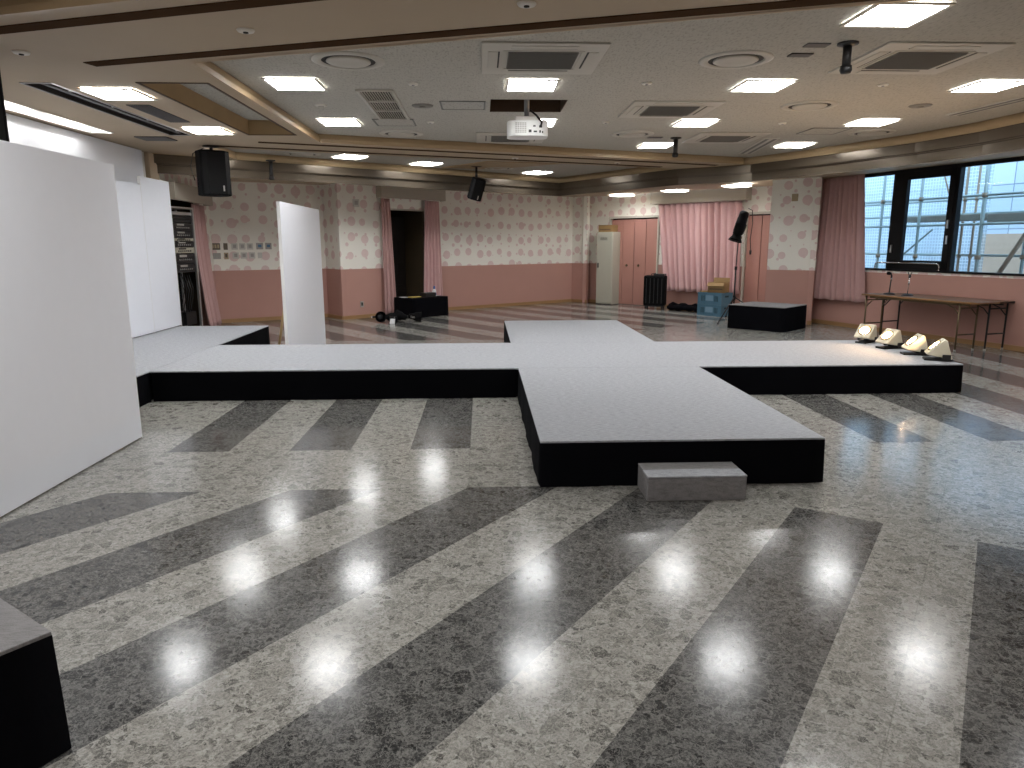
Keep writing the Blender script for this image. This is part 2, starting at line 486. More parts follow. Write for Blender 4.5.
# soffit bands (lower tan ceiling)
FAR_BAND = [(-4.95, 10.04), (-2.16, 10.04), (4.50, 12.50), (4.62, 12.5), (3.55, 13.3), (3.45, 13.24), (-3.9, 10.52), (-3.9, 12.0), (-4.95, 11.2)]
struct(obj('ceiling_far_band', sheet(nb(), FAR_BAND, z=ZS), 'tan_paint'))
NEAR_BAND = [(-4.95, 5.76), (-2.16, 5.76), (4.50, 3.50), (4.62, 3.3), (3.55, 2.5), (3.45, 2.62), (-3.9, 5.03), (-3.9, 3.8), (-4.95, 4.6)]
struct(obj('ceiling_near_band', sheet(nb(), NEAR_BAND, z=ZS), 'tan_paint'))
H_OPEN = (-2.86, -2.30, 6.47, 9.36); H_SLOT = (-3.84, -3.60, 6.50, 9.42); H_COVE = (-4.72, -4.46, 5.9, 9.25)
def rect(h): return [(h[0], h[2]), (h[1], h[2]), (h[1], h[3]), (h[0], h[3])]
struct(obj('ceiling_left_band', sheet(nb(), [(-4.95, 5.76), (-2.16, 5.76), (-2.16, 10.04), (-4.95, 10.04)], [rect(H_OPEN), rect(H_SLOT), rect(H_COVE)], ZS), 'tan_paint'))
def recess(name, h, depth, side, top):
    bm = nb(); r = rect(h)
    for i in range(4):
        a, b = r[i], r[(i + 1) % 4]
        bm.faces.new([bm.verts.new((*a, ZS)), bm.verts.new((*b, ZS)), bm.verts.new((*b, ZS + depth)), bm.verts.new((*a, ZS + depth))])
    f = bm.faces.new([bm.verts.new((*p, ZS + depth)) for p in r]); f.material_index = 1
    return struct(obj(name, bm, [side, top]))
recess('ceiling_wood_recess', H_OPEN, .17, 'recess_wood', 'ceiling')
recess('ceiling_dark_slot', H_SLOT, .10, 'vent_dark', 'vent_dark')
recess('ceiling_cove_slot', H_COVE, .16, 'backwall', 'vent_grey')
def ring_trim(name, h, w, m, z=ZS):
    bm = nb()
    for x0, x1, y0, y1 in ((h[0] - w, h[0], h[2] - w, h[3] + w), (h[1], h[1] + w, h[2] - w, h[3] + w), (h[0], h[1], h[2] - w, h[2]), (h[0], h[1], h[3], h[3] + w)):
        box(bm, (x0 + x1) / 2, (y0 + y1) / 2, z - .003, x1 - x0, y1 - y0, .008)
    return struct(obj(name, bm, m))
ring_trim('trim_1', H_OPEN, .02, 'recess_dark'); ring_trim('trim_2', H_SLOT, .012, 'alu'); ring_trim('trim_3', H_COVE, .010, 'alu')
# step between tray ceiling and soffit: golden wooden board
def fascia(name, pts):
    return struct(obj(name, sweep(nb(), pts, [(.01, ZT + .005), (0, ZT - .015), (-.02, ZS + .04), (-.02, ZS - .004), (.015, ZS - .004)]), 'cove_wood', bevel=0))
fascia('trim_4', [(4.5, 3.5), (-2.16, 5.76), (-2.16, 10.04), (4.5, 12.5)])
fascia('trim_5', [(3.5, 13.27), (-3.9, 10.52), (-3.9, 12.0)])
fascia('trim_6', [(-3.9, 3.8), (-3.9, 5.03), (3.5, 2.60)])
# outer cove (bull nose) and the polished stepped moulding below it
COVE = []
for i in range(9):
    a = PI * i / 8
    COVE.append((-.035 * math.sin(a), ZT + .004 - .121 * i / 8))
struct(obj('trim_7', sweep(nb(), OUT, COVE), 'cove_wood', smooth=True))
struct(obj('trim_8', sweep(nb(), OUT, [(0, ZT - .115), (.025, ZT - .12), (.025, 2.715), (.075, 2.712), (.075, 2.70), (.095, 2.695), (.095, ZP)]), 'riser'))
# dark strips set into the bands
k = 0
for A, B, w in (((-2.93, 5.84), (4.2, 3.50), .062), ((-3.75, 5.21), (3.2, 2.92), .062), ((-2.95, 10.02), (4.1, 12.68), .055), ((-3.75, 10.36), (3.2, 12.98), .05)):
    e = Vector((B[0] - A[0], B[1] - A[1])).normalized(); nn = Vector((-e.y, e.x)) * w
    poly = [(A[0] - nn.x, A[1] - nn.y), (B[0] - nn.x, B[1] - nn.y), (B[0] + nn.x, B[1] + nn.y), (A[0] + nn.x, A[1] + nn.y)]
    struct(obj('trim_%d' % (9 + k), prism(nb(), poly, ZS - .006, ZS + .01), 'dark_strip')); k += 1
# wooden hatch frame in the far tray
struct(obj('trim_13', prism(nb(), [(-.75, 14.25), (.30, 14.45), (1.45, 13.50), (.10, 13.15)], ZT - .012, ZT + .01), 'recess_wood'))

# ------------------------------------------------------------------ walls (clockwise, inside on the right)
W_ALC0, W_ALC1 = (-4.95, 11.45), (-5.15, 14.1)
WALLS = [
 ('wall_left', (-4.95, 4.55), (-4.95, 11.45), 'plain', []),
 ('wall_left_alcove', W_ALC0, W_ALC1, 'dado', [(.25, 2.02, 0, 2.25)]),
 ('wall_back_left', W_ALC1, (-3.25, 15.2), 'dado', []),
 ('wall_pillar_side', (-3.25, 15.2), (-2.83, 14.6), 'dado', []),
 ('wall_pillar', (-2.83, 14.6), (-2.18, 15.2), 'dado', []),
 ('wall_doorway', (-2.18, 15.2), (-.9, 16.5), 'dado', [(.30, 1.28, 0, 2.22)]),
 ('wall_back', (-.9, 16.5), (2.38, 18.90), 'dado', []),
 ('wall_back_corner', (2.38, 18.90), (2.72, 18.55), 'dado', []),
 ('wall_back_step', (2.72, 18.55), (2.80, 18.78), 'dado', []),
 ('wall_right_back', (2.80, 18.78), (6.31, 15.06), 'dado', [(.72, 2.10, 0, 2.13), (4.36, 4.96, 0, 2.13)]),
 ('wall_right_return', (6.31, 15.06), (5.5, 13.65), 'dado', []),
 ('wall_right_pillar', (5.5, 13.65), (6.22, 13.17), 'dado', []),
 ('wall_right_reveal', (6.22, 13.17), (6.41, 13.66), 'dado', []),
 ('wall_right', (6.41, 13.66), (8.185, 7.9), 'dado', [(.82, 5.0, 1.07, 2.70)]),
 ('wall_right_near', (8.185, 7.9), (6.41, 2.14), 'dado', []),
 ('wall_near_return', (6.41, 2.14), (5.5, 2.15), 'dado', []),
 ('wall_near_right', (5.5, 2.15), (2.4, -3.1), 'dado', []),
 ('wall_near', (2.4, -3.1), (-.9, -.7), 'dado', []),
 ('wall_near_left', (-.9, -.7), (-2.5, .9), 'dado', []),
 ('wall_near_corner', (-2.5, .9), (-5.15, 1.7), 'dado', []),
 ('wall_left_near', (-5.15, 1.7), (-4.95, 4.55), 'dado', []),
]
ZTOP = 3.45
def wall(name, p0, p1, style, holes, z1=ZTOP, th=.10, uo=0.0):
    p0, p1 = Vector(p0), Vector(p1); L = (p1 - p0).length; u = (p1 - p0) / L; nrm = Vector((-u.y, u.x))
    ss = sorted({0, L, *[v for h in holes for v in h[:2] if 0 < v < L]})
    zs = sorted({0, z1, *([1.015] if style == 'dado' else []), *[v for h in holes for v in h[2:] if 0 < v < z1]})
    bm = nb(); uvl = bm.loops.layers.uv.new('UVMap')
    for a, b in zip(ss, ss[1:]):
        for c, d in zip(zs, zs[1:]):
            sm, zm = (a + b) / 2, (c + d) / 2
            if any(h[0] < sm < h[1] and h[2] < zm < h[3] for h in holes): continue
            mi = 0 if style == 'plain' else (1 if zm < 1.015 else 0)
            def P(s, t, z): return (p0.x + u.x * s + nrm.x * t, p0.y + u.y * s + nrm.y * t, z)
            for quad in (((a, 0, c), (b, 0, c), (b, 0, d), (a, 0, d)), ((a, th, c), (b, th, c), (b, th, d), (a, th, d)),
                         ((a, 0, c), (a, 0, d), (a, th, d), (a, th, c)), ((b, 0, c), (b, 0, d), (b, th, d), (b, th, c)),
                         ((a, 0, c), (b, 0, c), (b, th, c), (a, th, c)), ((a, 0, d), (b, 0, d), (b, th, d), (a, th, d))):
                f = bm.faces.new([bm.verts.new(P(*q)) for q in quad]); f.material_index = mi
                for lp, q in zip(f.loops, quad): lp[uvl].uv = (q[0] + q[1] + uo, q[2])
    return struct(obj(name, bm, ['backwall' if style == 'plain' else 'wallpaper', 'dado']))
uo = 0
for nm, a, b, st, hl in WALLS:
    wall(nm, a, b, st, hl, z1=ZTOP, uo=uo)
    uo += (Vector(b) - Vector(a)).length
def on_wall(a, b, s, d=0.0, z=0.0):
    a, b = Vector(a), Vector(b); u = (b - a).normalized(); n = Vector((u.y, -u.x))   # d = distance into the room
    return Vector((a.x + u.x * s + n.x * d, a.y + u.y * s + n.y * d, z))
def wall_rot(a, b):
    return math.atan2(b[1] - a[1], b[0] - a[0])     # local x along the wall, local -y into the room
# baseboards
nbd = 0
for nm, a, b, st, hl in WALLS[1:14]:
    L = (Vector(b) - Vector(a)).length
    cuts = [0] + [v for h in hl if h[2] == 0 for v in h[:2]] + [L]
    bm = nb()
    for s0, s1 in zip(cuts[::2], cuts[1::2]):
        poly = [on_wall(a, b, s0)[:2], on_wall(a, b, s1)[:2], on_wall(a, b, s1, .015)[:2], on_wall(a, b, s0, .015)[:2]]
        prism(bm, poly, 0, .075)
    struct(obj('baseboard_' + nm[5:], bm, 'base_wood'))
struct(obj('ceiling_leak_lid', prism(nb(), [w[1] for w in WALLS], 3.42, 3.45), 'backwall'))  # unseen lid added above the ceilings to keep outside light from leaking in
# low perimeter soffit between the moulding and the walls
inner = [(x, y, ZP) for x, y in offset(OUT, .095)]
outer = [(w[1][0], w[1][1], ZW) for w in WALLS[1:]] + [(w[2][0], w[2][1], ZW) for w in WALLS[-1:]]
outer = [(-4.95, 11.45, ZW)] + [(w[2][0], w[2][1], ZW) for w in WALLS[1:]]
struct(obj('ceiling_perimeter', sheet(nb(), inner + outer[::-1]), 'tan_paint'))
# wooden end post beside the stage header
struct(bxo('trim_14', (-4.93, 11.28, 1.43), (.10, .30, 2.86), 'tan_paint', bevel=.008))

# ------------------------------------------------------------------ camera
cam = bpy.data.cameras.new('camera'); co = bpy.data.objects.new('camera', cam); COL.objects.link(co)
cam.sensor_fit = 'HORIZONTAL'; cam.sensor_width = 36.0; cam.lens = 36.0 * 710 / 1024; cam.clip_start = .05; cam.clip_end = 200
pitch, yaw, roll = .195, .042, -.002
fw = Vector((math.sin(yaw) * math.cos(pitch), math.cos(yaw) * math.cos(pitch), -math.sin(pitch)))
rt = Vector((math.cos(yaw), -math.sin(yaw), 0)); up = rt.cross(fw)
r2 = rt * math.cos(roll) + up * math.sin(roll); u2 = up * math.cos(roll) - rt * math.sin(roll)
co.matrix_world = Matrix(((r2.x, u2.x, -fw.x, 0), (r2.y, u2.y, -fw.y, 0), (r2.z, u2.z, -fw.z, 1.516), (0, 0, 0, 1)))
S.camera = co

# ------------------------------------------------------------------ world: daylight outside
w = bpy.data.worlds.new('World'); S.world = w; w.use_nodes = True
bg = w.node_tree.nodes['Background']; bg.inputs[0].default_value = (.55, .77, 1.0, 1); bg.inputs[1].default_value = 2.9
# scene parts follow below

# ------------------------------------------------------------------ ceiling lights
def ceiling_light(x, y, z, label, group, rz=0.0, side=.435):
    t = thing('ceiling_light', label, 'ceiling light', (x, y, z), rz, group)
    h = side / 2
    obj('diffuser', box(nb(), 0, 0, .004, side, side, .008), 'lamp_white', t)
    bm = nb()
    for sx, sy, wx, wy in ((h + .012, 0, .024, side + .048), (-h - .012, 0, .024, side + .048), (0, h + .012, side, .024), (0, -h - .012, side, .024)):
        box(bm, sx, sy, -.004, wx, wy, .012)
    obj('frame', bm, 'white_rim', t)
    bm = nb()
    for q in (-.5, 0, .5):
        box(bm, 0, q * side * .98 if q == 0 else q * side * .64, -.004, side, .006, .008)
        box(bm, q * side * .64, 0, -.004, .004, side, .008)
    obj('louvre', bm, 'white_rim', t)
    return t
ZL = ZT - .010
for x, y, nm in ((-1.68, 6.97, 'leftmost light of the first full row over the runway, left of the projector'),
                 (.48, 6.95, 'square ceiling light just in front of the projector recess'),
                 (2.62, 6.90, 'square ceiling light between the large ring vent and the middle cassette unit'),
                 (4.75, 6.85, 'square ceiling light near the right edge below the right cassette unit'),
                 (-1.68, 9.06, 'square ceiling light left of the louvred air grille, by the tray corner'),
                 (.68, 9.03, 'square ceiling light half hidden behind the white projector'),
                 (2.61, 8.98, 'square ceiling light behind the middle cassette unit'),
                 (4.75, 8.88, 'square ceiling light left of the ring vent nearest the windows'),
                 (2.61, 11.0, 'square ceiling light beside the far black ceiling bracket'),
                 (4.68, 10.9, 'rearmost square ceiling light at the right, by the far tray corner'),
                 (2.66, 4.81, 'nearest square ceiling light cut by the front soffit at the top right')):
    ceiling_light(x, y, ZL, nm, 'square lights in the main ceiling')
ceiling_light(-3.24, 6.90, ZS - .010, 'square soffit light beside the long dark slot, front one at the left', 'square lights in the left soffit')
ceiling_light(-3.23, 9.02, ZS - .010, 'square soffit light right above the left hanging loudspeaker', 'square lights in the left soffit')
for x, y, nm in ((-2.19, 12.55, 'left one of three square lights in the far narrow ceiling tray'),
                 (-3.32, 11.28, 'square light hidden behind the soffit edge right of the left loudspeaker, seen in the floor'),
                 (-1.0, 13.58, 'middle one of three square lights in the far narrow ceiling tray'),
                 (1.17, 15.2, 'right one of three square lights in the far narrow ceiling tray')):
    ceiling_light(x, y, ZL, nm, 'square lights in the far tray', rad(36))
for x, y, nm in ((3.29, 17.0, 'light in the low soffit above the grey locker'),
                 (4.15, 15.55, 'light in the low soffit above the wide pink curtain'),
                 (5.02, 14.22, 'light in the low soffit above the right pink doors')):
    ceiling_light(x, y, 2.615, nm, 'square lights in the low soffit', rad(-47), .42)
# lamps of the same ceiling that lie outside the picture
def room_lamp(x, y, z, e):
    l = bpy.data.lights.new('ceiling_lamp', 'AREA'); l.shape = 'SQUARE'; l.size = .46; l.energy = e; l.color = (.985, .99, 1.0)
    o = bpy.data.objects.new('ceiling_lamp', l); COL.objects.link(o); o.location = (x, y, z)
LE = LAMP * PI * .46 * .46
for x, y in ((4.75, 4.8), (-2.19, 3.25), (-1.0, 2.2), (1.17, .6), (5.0, 6.9)):
    if x != 5.0: room_lamp(x, y, ZT - .02, LE)

# ------------------------------------------------------------------ ceiling equipment
def cassette(x, y, z, label):
    t = thing('air_conditioner', label, 'air conditioner', (x, y, z), 0, 'ceiling cassette air conditioners')
    obj('panel', box(nb(), 0, 0, -.007, .95, .95, .014), 'ac_white', t, bevel=.006)
    gr = obj('grille', box(nb(), 0, 0, -.017, .54, .50, .008), 'ac_grey', t)
    bm = nb()
    for i in range(22): box(bm, 0, -.235 + i * .0224, -.024, .53, .006, .008)
    obj('grille_bars', bm, 'ac_grey', gr)
    bm = nb()
    for sx, sy, wx, wy in ((.30, 0, .022, .56), (-.30, 0, .022, .56), (0, .28, .60, .020), (0, -.28, .60, .020)):
        box(bm, sx, sy, -.016, wx, wy, .006)
    obj('grille_frame', bm, 'ac_white', t)
    for sx, sy, wx, wy in ((.385, 0, .075, .50), (-.385, 0, .075, .50), (0, .385, .50, .075), (0, -.385, .50, .075)):
        f = obj('air_flap', box(nb(), sx, sy, -.016, wx, wy, .006), 'ac_white', t, bevel=.002)
        ix = -math.copysign(.044, sx) if sx else 0; iy = -math.copysign(.044, sy) if sy else 0
        obj('slot', box(nb(), sx + ix, sy + iy, -.0145, wx if not sx else .014, wy if not sy else .014, .004), 'ac_dark', f)
    return t
for x, y, nm in ((.49, 6.02, 'white cassette air conditioner with a dark grille, nearest at top centre'),
                 (3.47, 5.92, 'white cassette air conditioner beside the near black ceiling bracket'),
                 (2.07, 8.14, 'white cassette air conditioner right of the projector'),
                 (3.40, 10.22, 'white cassette air conditioner next to the far black ceiling bracket'),
                 (.42, 10.30, 'white cassette air conditioner directly behind the projector')):
    cassette(x, y, ZT, nm)

def ring_vent(x, y, z, label, r=.29):
    t = thing('ring_vent', label, 'ceiling vent', (x, y, z), 0, 'round ceiling air diffusers')
    obj('outer_ring', lathe(nb(), [(r, 0), (r, -.005), (r * .93, -.012), (r * .80, -.015), (r * .74, -.008), (r * .74, 0)], seg=48), 'ac_white', t, smooth=True)
    obj('gap', lathe(nb(), [(r * .745, -.004), (0, -.004)], seg=48), 'ac_dark', t)
    obj('centre_dish', lathe(nb(), [(r * .60, -.004), (r * .61, -.012), (r * .56, -.020), (r * .34, -.012), (0, -.010)], seg=48), 'ac_white', t, smooth=True)
for x, y, nm in ((-1.05, 6.14, 'large round ring vent at the upper left of the main ceiling'),
                 (2.05, 6.00, 'large round ring vent between two cassette units at top right'),
                 (3.52, 7.88, 'round ring vent between two rows of lights at right'),
                 (5.21, 9.71, 'round ring vent nearest the curved right cove by the windows'),
                 (-1.05, 9.98, 'round ring vent near the far left corner of the main ceiling'),
                 (2.04, 9.93, 'round ring vent left of the far black ceiling bracket')):
    ring_vent(x, y, ZT, nm)
ring_vent(-2.90, 12.22, ZT, 'round ring vent in the far narrow tray at the left')
ring_vent(.35, 14.35, ZT, 'round ring vent in the far narrow tray beside its right light')

def disc(name, label, cat, x, y, z, r, m, group=None, hub='ac_dark', hr=.3):
    t = thing(name, label, cat, (x, y, z), 0, group)
    obj('rim', lathe(nb(), [(r, 0), (r, -.004), (r * .9, -.012), (r * .5, -.014), (0, -.014)], seg=28), m, t, smooth=True)
    obj('hub', lathe(nb(), [(r * hr, -.012), (r * hr, -.020), (0, -.022)], seg=16), hub, t, smooth=True)
    return t
disc('ceiling_speaker', 'round grey ceiling speaker left of the square hatch near the projector', 'ceiling speaker', -.61, 8.01, ZT, .115, 'disc_grey', 'round ceiling speakers', 'disc_grey')
disc('ceiling_speaker', 'round grey ceiling speaker at the right between two rows of lights', 'ceiling speaker', 4.71, 7.84, ZT, .115, 'disc_grey', 'round ceiling speakers', 'disc_grey')
disc('smoke_detector', 'off white smoke detector between the two left ceiling lights', 'smoke detector', -1.68, 8.02, ZT, .065, 'white_rim', None, 'ac_white', .5)
for x, y, nm in ((-.61, 6.96, 'tiny ceiling sprinkler between the left ring vent and the projector'), (1.53, 6.86, 'tiny ceiling sprinkler in front of the middle cassette unit'),
                 (-.60, 9.05, 'tiny ceiling sprinkler behind the louvred air grille'), (1.52, 8.99, 'tiny ceiling sprinkler behind the middle cassette unit'),
                 (3.70, 9.00, 'tiny ceiling sprinkler behind the small right ring vent'), (3.74, 6.85, 'tiny ceiling sprinkler in front of the right cassette unit')):
    disc('sprinkler', nm, 'sprinkler', x, y, ZT, .048, 'white_rim', 'ceiling sprinklers', 'grey_metal', .28)
for x, y, nm in ((-3.23, 5.51, 'white spot fitting at the far left of the front soffit'), (-1.48, 4.92, 'white spot fitting in the middle of the front soffit'),
                 (.27, 4.35, 'white spot fitting at the top edge of the front soffit'), (.55, 11.72, 'small white spot fitting in the far soffit band'), (2.3, 12.34, 'small white spot fitting at the right end of the far soffit band')):
    disc('soffit_spot', nm, 'downlight', x, y, ZS, .055, 'white_rim', 'round soffit spots', 'ac_dark', .30)

# louvred return grille in three sections
t = thing('air_grille', 'long louvred air grille in three sections on the ceiling', 'air vent', (-1.0, 8.0, ZT))
obj('backing', box(nb(), 0, 0, -.002, .33, 1.56, .006), 'ac_dark', t)
bm = nb()
for sx, sy, wx, wy in ((.165, 0, .03, 1.58), (-.165, 0, .03, 1.58), (0, .78, .33, .04), (0, -.78, .33, .04), (0, .26, .33, .05), (0, -.26, .33, .05)):
    box(bm, sx, sy, -.010, wx, wy, .018)
obj('frame', bm, 'ac_white', t)
for c in (-.52, 0, .52):
    bm = nb()
    for i in range(12): box(bm, -.138 + i * .025, c, -.008, .0065, .46, .012)
    obj('louvre', bm, 'ac_white', t)
def hatch(label, x, y, sx, sy, z=ZT):
    t = thing('ceiling_hatch', label, 'ceiling hatch', (x, y, z), 0, 'square ceiling access hatches')
    obj('lid', box(nb(), 0, 0, -.003, sx - .03, sy - .03, .006), 'ceiling', t)
    bm = nb()
    for ax, ay, wx, wy in ((sx / 2, 0, .018, sy), (-sx / 2, 0, .018, sy), (0, sy / 2, sx, .018), (0, -sy / 2, sx, .018)):
        box(bm, ax, ay, -.003, wx, wy, .008)
    obj('frame', bm, 'ac_grey', t)
hatch('square ceiling hatch between the round grey speaker and the projector recess', -.18, 7.98, .46, .44)
hatch('square ceiling hatch touching the far end of the louvred grille', -1.03, 9.09, .47, .46)
hatch('square ceiling hatch at the right behind a row of lights', 4.5, 9.60, .5, .5)
# linear slot diffusers
def slot_diffuser(label, x, y, L, w, rz):
    t = thing('slot_diffuser', label, 'air vent', (x, y, ZT), rz, 'linear slot diffusers')
    obj('frame', box(nb(), 0, 0, -.004, w, L, .010), 'ac_white', t)
    for q in (-.25, .25): obj('slot', box(nb(), q * w, 0, -.010, w * .22, L * .96, .004), 'ac_grey', t)
slot_diffuser('grey linear air slot at the far right of the main ceiling', 4.20, 11.1, 1.7, .22, rad(-8))
slot_diffuser('grey linear air slot along the curved cove near the windows', 5.52, 7.6, 1.6, .20, rad(6))
for i, y in enumerate((5.55, 5.83)):
    tag(obj('ceiling_plate', box(nb(), 2.50, y, ZT - .004, .17, .10, .010), 'vent_grey'), ('nearer' if i == 0 else 'farther') + ' small dark plate left of the near black ceiling bracket', 'vent', 'small dark ceiling plates')
tag(obj('ceiling_plate', box(nb(), 2.42, 10.22, ZT - .004, .20, .10, .010), 'vent_grey'), 'small dark plate beside the far black ceiling bracket', 'vent', 'small dark ceiling plates')
# vents in the left soffit
t = thing('soffit_vent', 'dark grey louvred vent strip between two soffit lights at left', 'air vent', (-3.325, 7.94, ZS))
obj('frame', box(nb(), 0, 0, -.003, .22, 1.0, .008), 'vent_dark', t)
bm = nb()
for i in range(9): box(bm, -.085 + i * .021, 0, -.009, .010, .95, .006)
obj('louvre', bm, 'vent_grey', t)
tag(obj('soffit_plate', box(nb(), -4.15, 9.72, ZS - .005, .40, .34, .012), 'vent_grey', bevel=.003), 'flat grey plate on the left soffit above the hanging screen', 'vent')
# slim lighting track with knobs inside the long dark slot
t = thing('curtain_track', 'slim dark track with small knobs in the long soffit slot', 'track', (-3.72, 7.96, ZS + .03))
obj('rail', box(nb(), 0, 0, 0, .05, 2.85, .035), 'vent_grey', t)
for q in (-1.1, -.35, .4, 1.15): obj('knob', lathe(nb(), [(0, -.035), (.016, -.03), (.02, -.018), (.012, 0)], (.085, q, 0), 12), 'chrome', t, smooth=True)
# tubes in the wall washing slot
for i, y in enumerate((6.6, 7.75, 8.80)):
    t = thing('tube_light', ('nearest', 'middle', 'farthest')[i] + ' fluorescent tube in the bright slot above the hanging screen', 'tube light', (-4.60, y, ZS + .07), 0, 'tubes in the wall washing slot')
    obj('tube', cyl(nb(), (0, -.36, 0), (0, .36, 0), .016), 'tube', t, smooth=True)
    obj('fitting', box(nb(), 0, 0, .045, .07, .80, .05), 'plate_white', t)

# ------------------------------------------------------------------ projector
t = thing('projector', 'white projector hanging from the ceiling recess on a grey pole', 'projector', (.50, 7.92, 2.70))
bm = nb(); pts = []
for i in range(32):
    a = 2 * PI * i / 32; ca, sa = math.cos(a), math.sin(a)
    pts.append((.215 * math.copysign(abs(ca) ** .45, ca), .16 * math.copysign(abs(sa) ** .45, sa)))
prism(bm, pts, -.075, .075)
body = obj('body', bm, 'plastic_white', t, bevel=.03)
bm = nb()
for i in range(5):
    for j in range(6): box(bm, -.125 + i * .024, -.160, -.042 + j * .018, .019, .006, .012)
obj('vent_slots', bm, 'plate_grey', t)
bm = nb()
for x, z, wx, wz in ((.02, -.03, .03, .028), (.065, .02, .026, .016), (.075, -.035, .035, .016), (.125, -.035, .018, .024), (.15, -.04, .014, .02), (.13, .015, .03, .022)):
    box(bm, x, -.160, z, wx, .006, wz)
obj('sockets', bm, 'black_plastic', t)
obj('mount_plate', box(nb(), 0, 0, .10, .26, .20, .05), 'plate_white', t, bevel=.006)
obj('pole', cyl(nb(), (-.005, 0, .12), (-.005, 0, .66), .028, .028, 20), 'grey_metal', t, smooth=True)
obj('cable', tube(nb(), [(.13, -.165, .015), (.14, -.20, .05), (.11, -.14, .10), (.09, -.06, .145), (.03, -.02, .20)], .010), 'black_plastic', t, smooth=True)
obj('lens', lathe(nb(), [(.04, 0), (.04, .03), (.03, .03), (.0, .015)], seg=20, mtx=Matrix.Translation((.08, .155, 0)) @ Matrix.Rotation(-PI / 2, 4, 'X')), 'black_plastic', t, smooth=True)

# ------------------------------------------------------------------ black ceiling brackets
def bracket(label, x, y, z, L, side=0.0):
    t = thing('lamp_bracket', label, 'bracket', (x, y, z), 0, 'black ceiling brackets')
    obj('base_plate', lathe(nb(), [(0, 0), (.075, 0), (.075, -.012), (.04, -.022), (0, -.022)], seg=24), 'black_metal', t, smooth=True)
    obj('tube', cyl(nb(), (0, 0, -.015), (side, 0, -L), .031, .031, 16), 'black_metal', t, smooth=True)
    obj('socket', lathe(nb(), [(0, .02), (.040, .012), (.044, -.02), (.034, -.04), (0, -.045)], (side, 0, -L), 20), 'black_plastic', t, smooth=True)
bracket('black ceiling bracket at upper right beside a cassette unit', 2.71, 5.50, ZT, .17)
bracket('black ceiling bracket far back beside the rear light', 2.72, 10.25, ZT, .22)
# this one hangs from the moulding right of the left loudspeaker
bracket('black bracket at the far left moulding beside the hanging loudspeaker', -3.42, 12.22, 2.86, .27)

# ------------------------------------------------------------------ hanging loudspeakers
def loudspeaker(label, loc, rz, w, d, h, drop, tilt=0.0, lean=0.0):
    t = thing('hanging_loudspeaker', label, 'loudspeaker', loc, rz, 'hanging loudspeakers')
    mt = Matrix.Translation((0, 0, -drop - h / 2)) @ Matrix.Rotation(lean, 4, 'Y') @ Matrix.Rotation(tilt, 4, 'X')
    poly = [(-w / 2, -d * .32), (-w * .30, -d / 2), (w * .30, -d / 2), (w / 2, -d * .32), (w / 2, d * .2), (w * .30, d / 2), (-w * .30, d / 2), (-w / 2, d * .2)]
    bm = prism(nb(), poly, -h / 2, h / 2)
    cab = obj('cabinet', bm, 'black_matte', t, bevel=.012); cab.matrix_local = mt
    g = obj('grille', prism(nb(), [(-w * .46, -d * .355), (-w * .29, -d * .52), (w * .29, -d * .52), (w * .46, -d * .355), (w * .28, -d * .49), (-w * .28, -d * .49)], -h * .46, h * .46), 'grill', t); g.matrix_local = mt
    b = obj('badge', box(nb(), w * .18, -d * .525, -h * .34, .02, .004, .075), 'plate_grey', t); b.matrix_local = mt
    obj('mount_plate', lathe(nb(), [(0, 0), (.11, 0), (.11, -.012), (.05, -.02), (0, -.02)], seg=24), 'black_metal', t, smooth=True)
    obj('arm', cyl(nb(), (0, 0, -.015), (0, 0, -drop - .02), .02, .026, 14), 'black_metal', t, smooth=True)
    obj('yoke', box(nb(), 0, 0, -drop - .005, .16, .10, .03), 'black_metal', t, bevel=.006)
    return t
t = loudspeaker('black loudspeaker hanging from the left soffit above the stage', (-3.72, 10.43, ZS), rad(38), .40, .36, .60, .07)
obj('cable', tube(nb(), [(-.06, .12, -.02), (-.20, .16, -.10), (-.25, .14, -.28), (-.20, .16, -.46)], .006), 'black_plastic', t, smooth=True)
loudspeaker('black loudspeaker cut off by the left picture edge', (-3.60, 5.45, ZS), rad(38), .40, .36, .60, .07)
t = loudspeaker('small black tilted loudspeaker hanging in front of the back wall', (-.08, 14.0, ZT), rad(12), .26, .24, .40, .22, rad(14), rad(14))

# ------------------------------------------------------------------ hanging screen over the stage, white panels
t = thing('hanging_screen', 'wide white board hanging under the ceiling behind the large panel', 'screen', (-4.87, 7.9, 2.30))
obj('board', box(nb(), 0, 0, .27, .03, 5.9, .54), 'white_board', t)
obj('bottom_bar', box(nb(), 0, 0, .008, .036, 5.9, .016), 'plate_grey', t)
def white_panel(label, x0, y0, y1, z0, h, th=.035, feet=True):
    t = thing('partition_board', label, 'partition', (x0, (y0 + y1) / 2, z0), 0)
    L = y1 - y0
    obj('board', box(nb(), -th / 2, 0, h / 2 + .006, th, L, h - .012), 'white_board', t, bevel=.002)
    for s in (-1, 1):
        obj('edge_band', box(nb(), -th / 2, s * (L / 2 + .002), h / 2, th, .004, h), 'board_edge', t)
    if feet:
        for s in (-.35, .35):
            obj('foot', box(nb(), -th / 2 - .25, s * L, .02, .50, .05, .04), 'wood_prop', t)
    return t
white_panel('large white partition panel standing on the floor at the left edge', -2.72, 3.60, 5.60, 0, 2.10)
white_panel('white partition panel at the back of the left stage, far taller one by the rack', -4.585, 10.12, 11.02, .30, 2.12, feet=False)
white_panel('white partition panel at the back of the left stage, nearer lower one', -4.585, 7.2, 10.11, .30, 2.01, feet=False)
t = white_panel('narrow white panel standing alone behind the stage arm', -2.41, 8.88, 10.98, 0, 2.02, .04, feet=False)
pr = obj('prop_stick', tube(nb(), [(-.045, -.55, 1.30), (-.36, -.30, .03)], .016, 8), 'wood_prop', t, smooth=True)
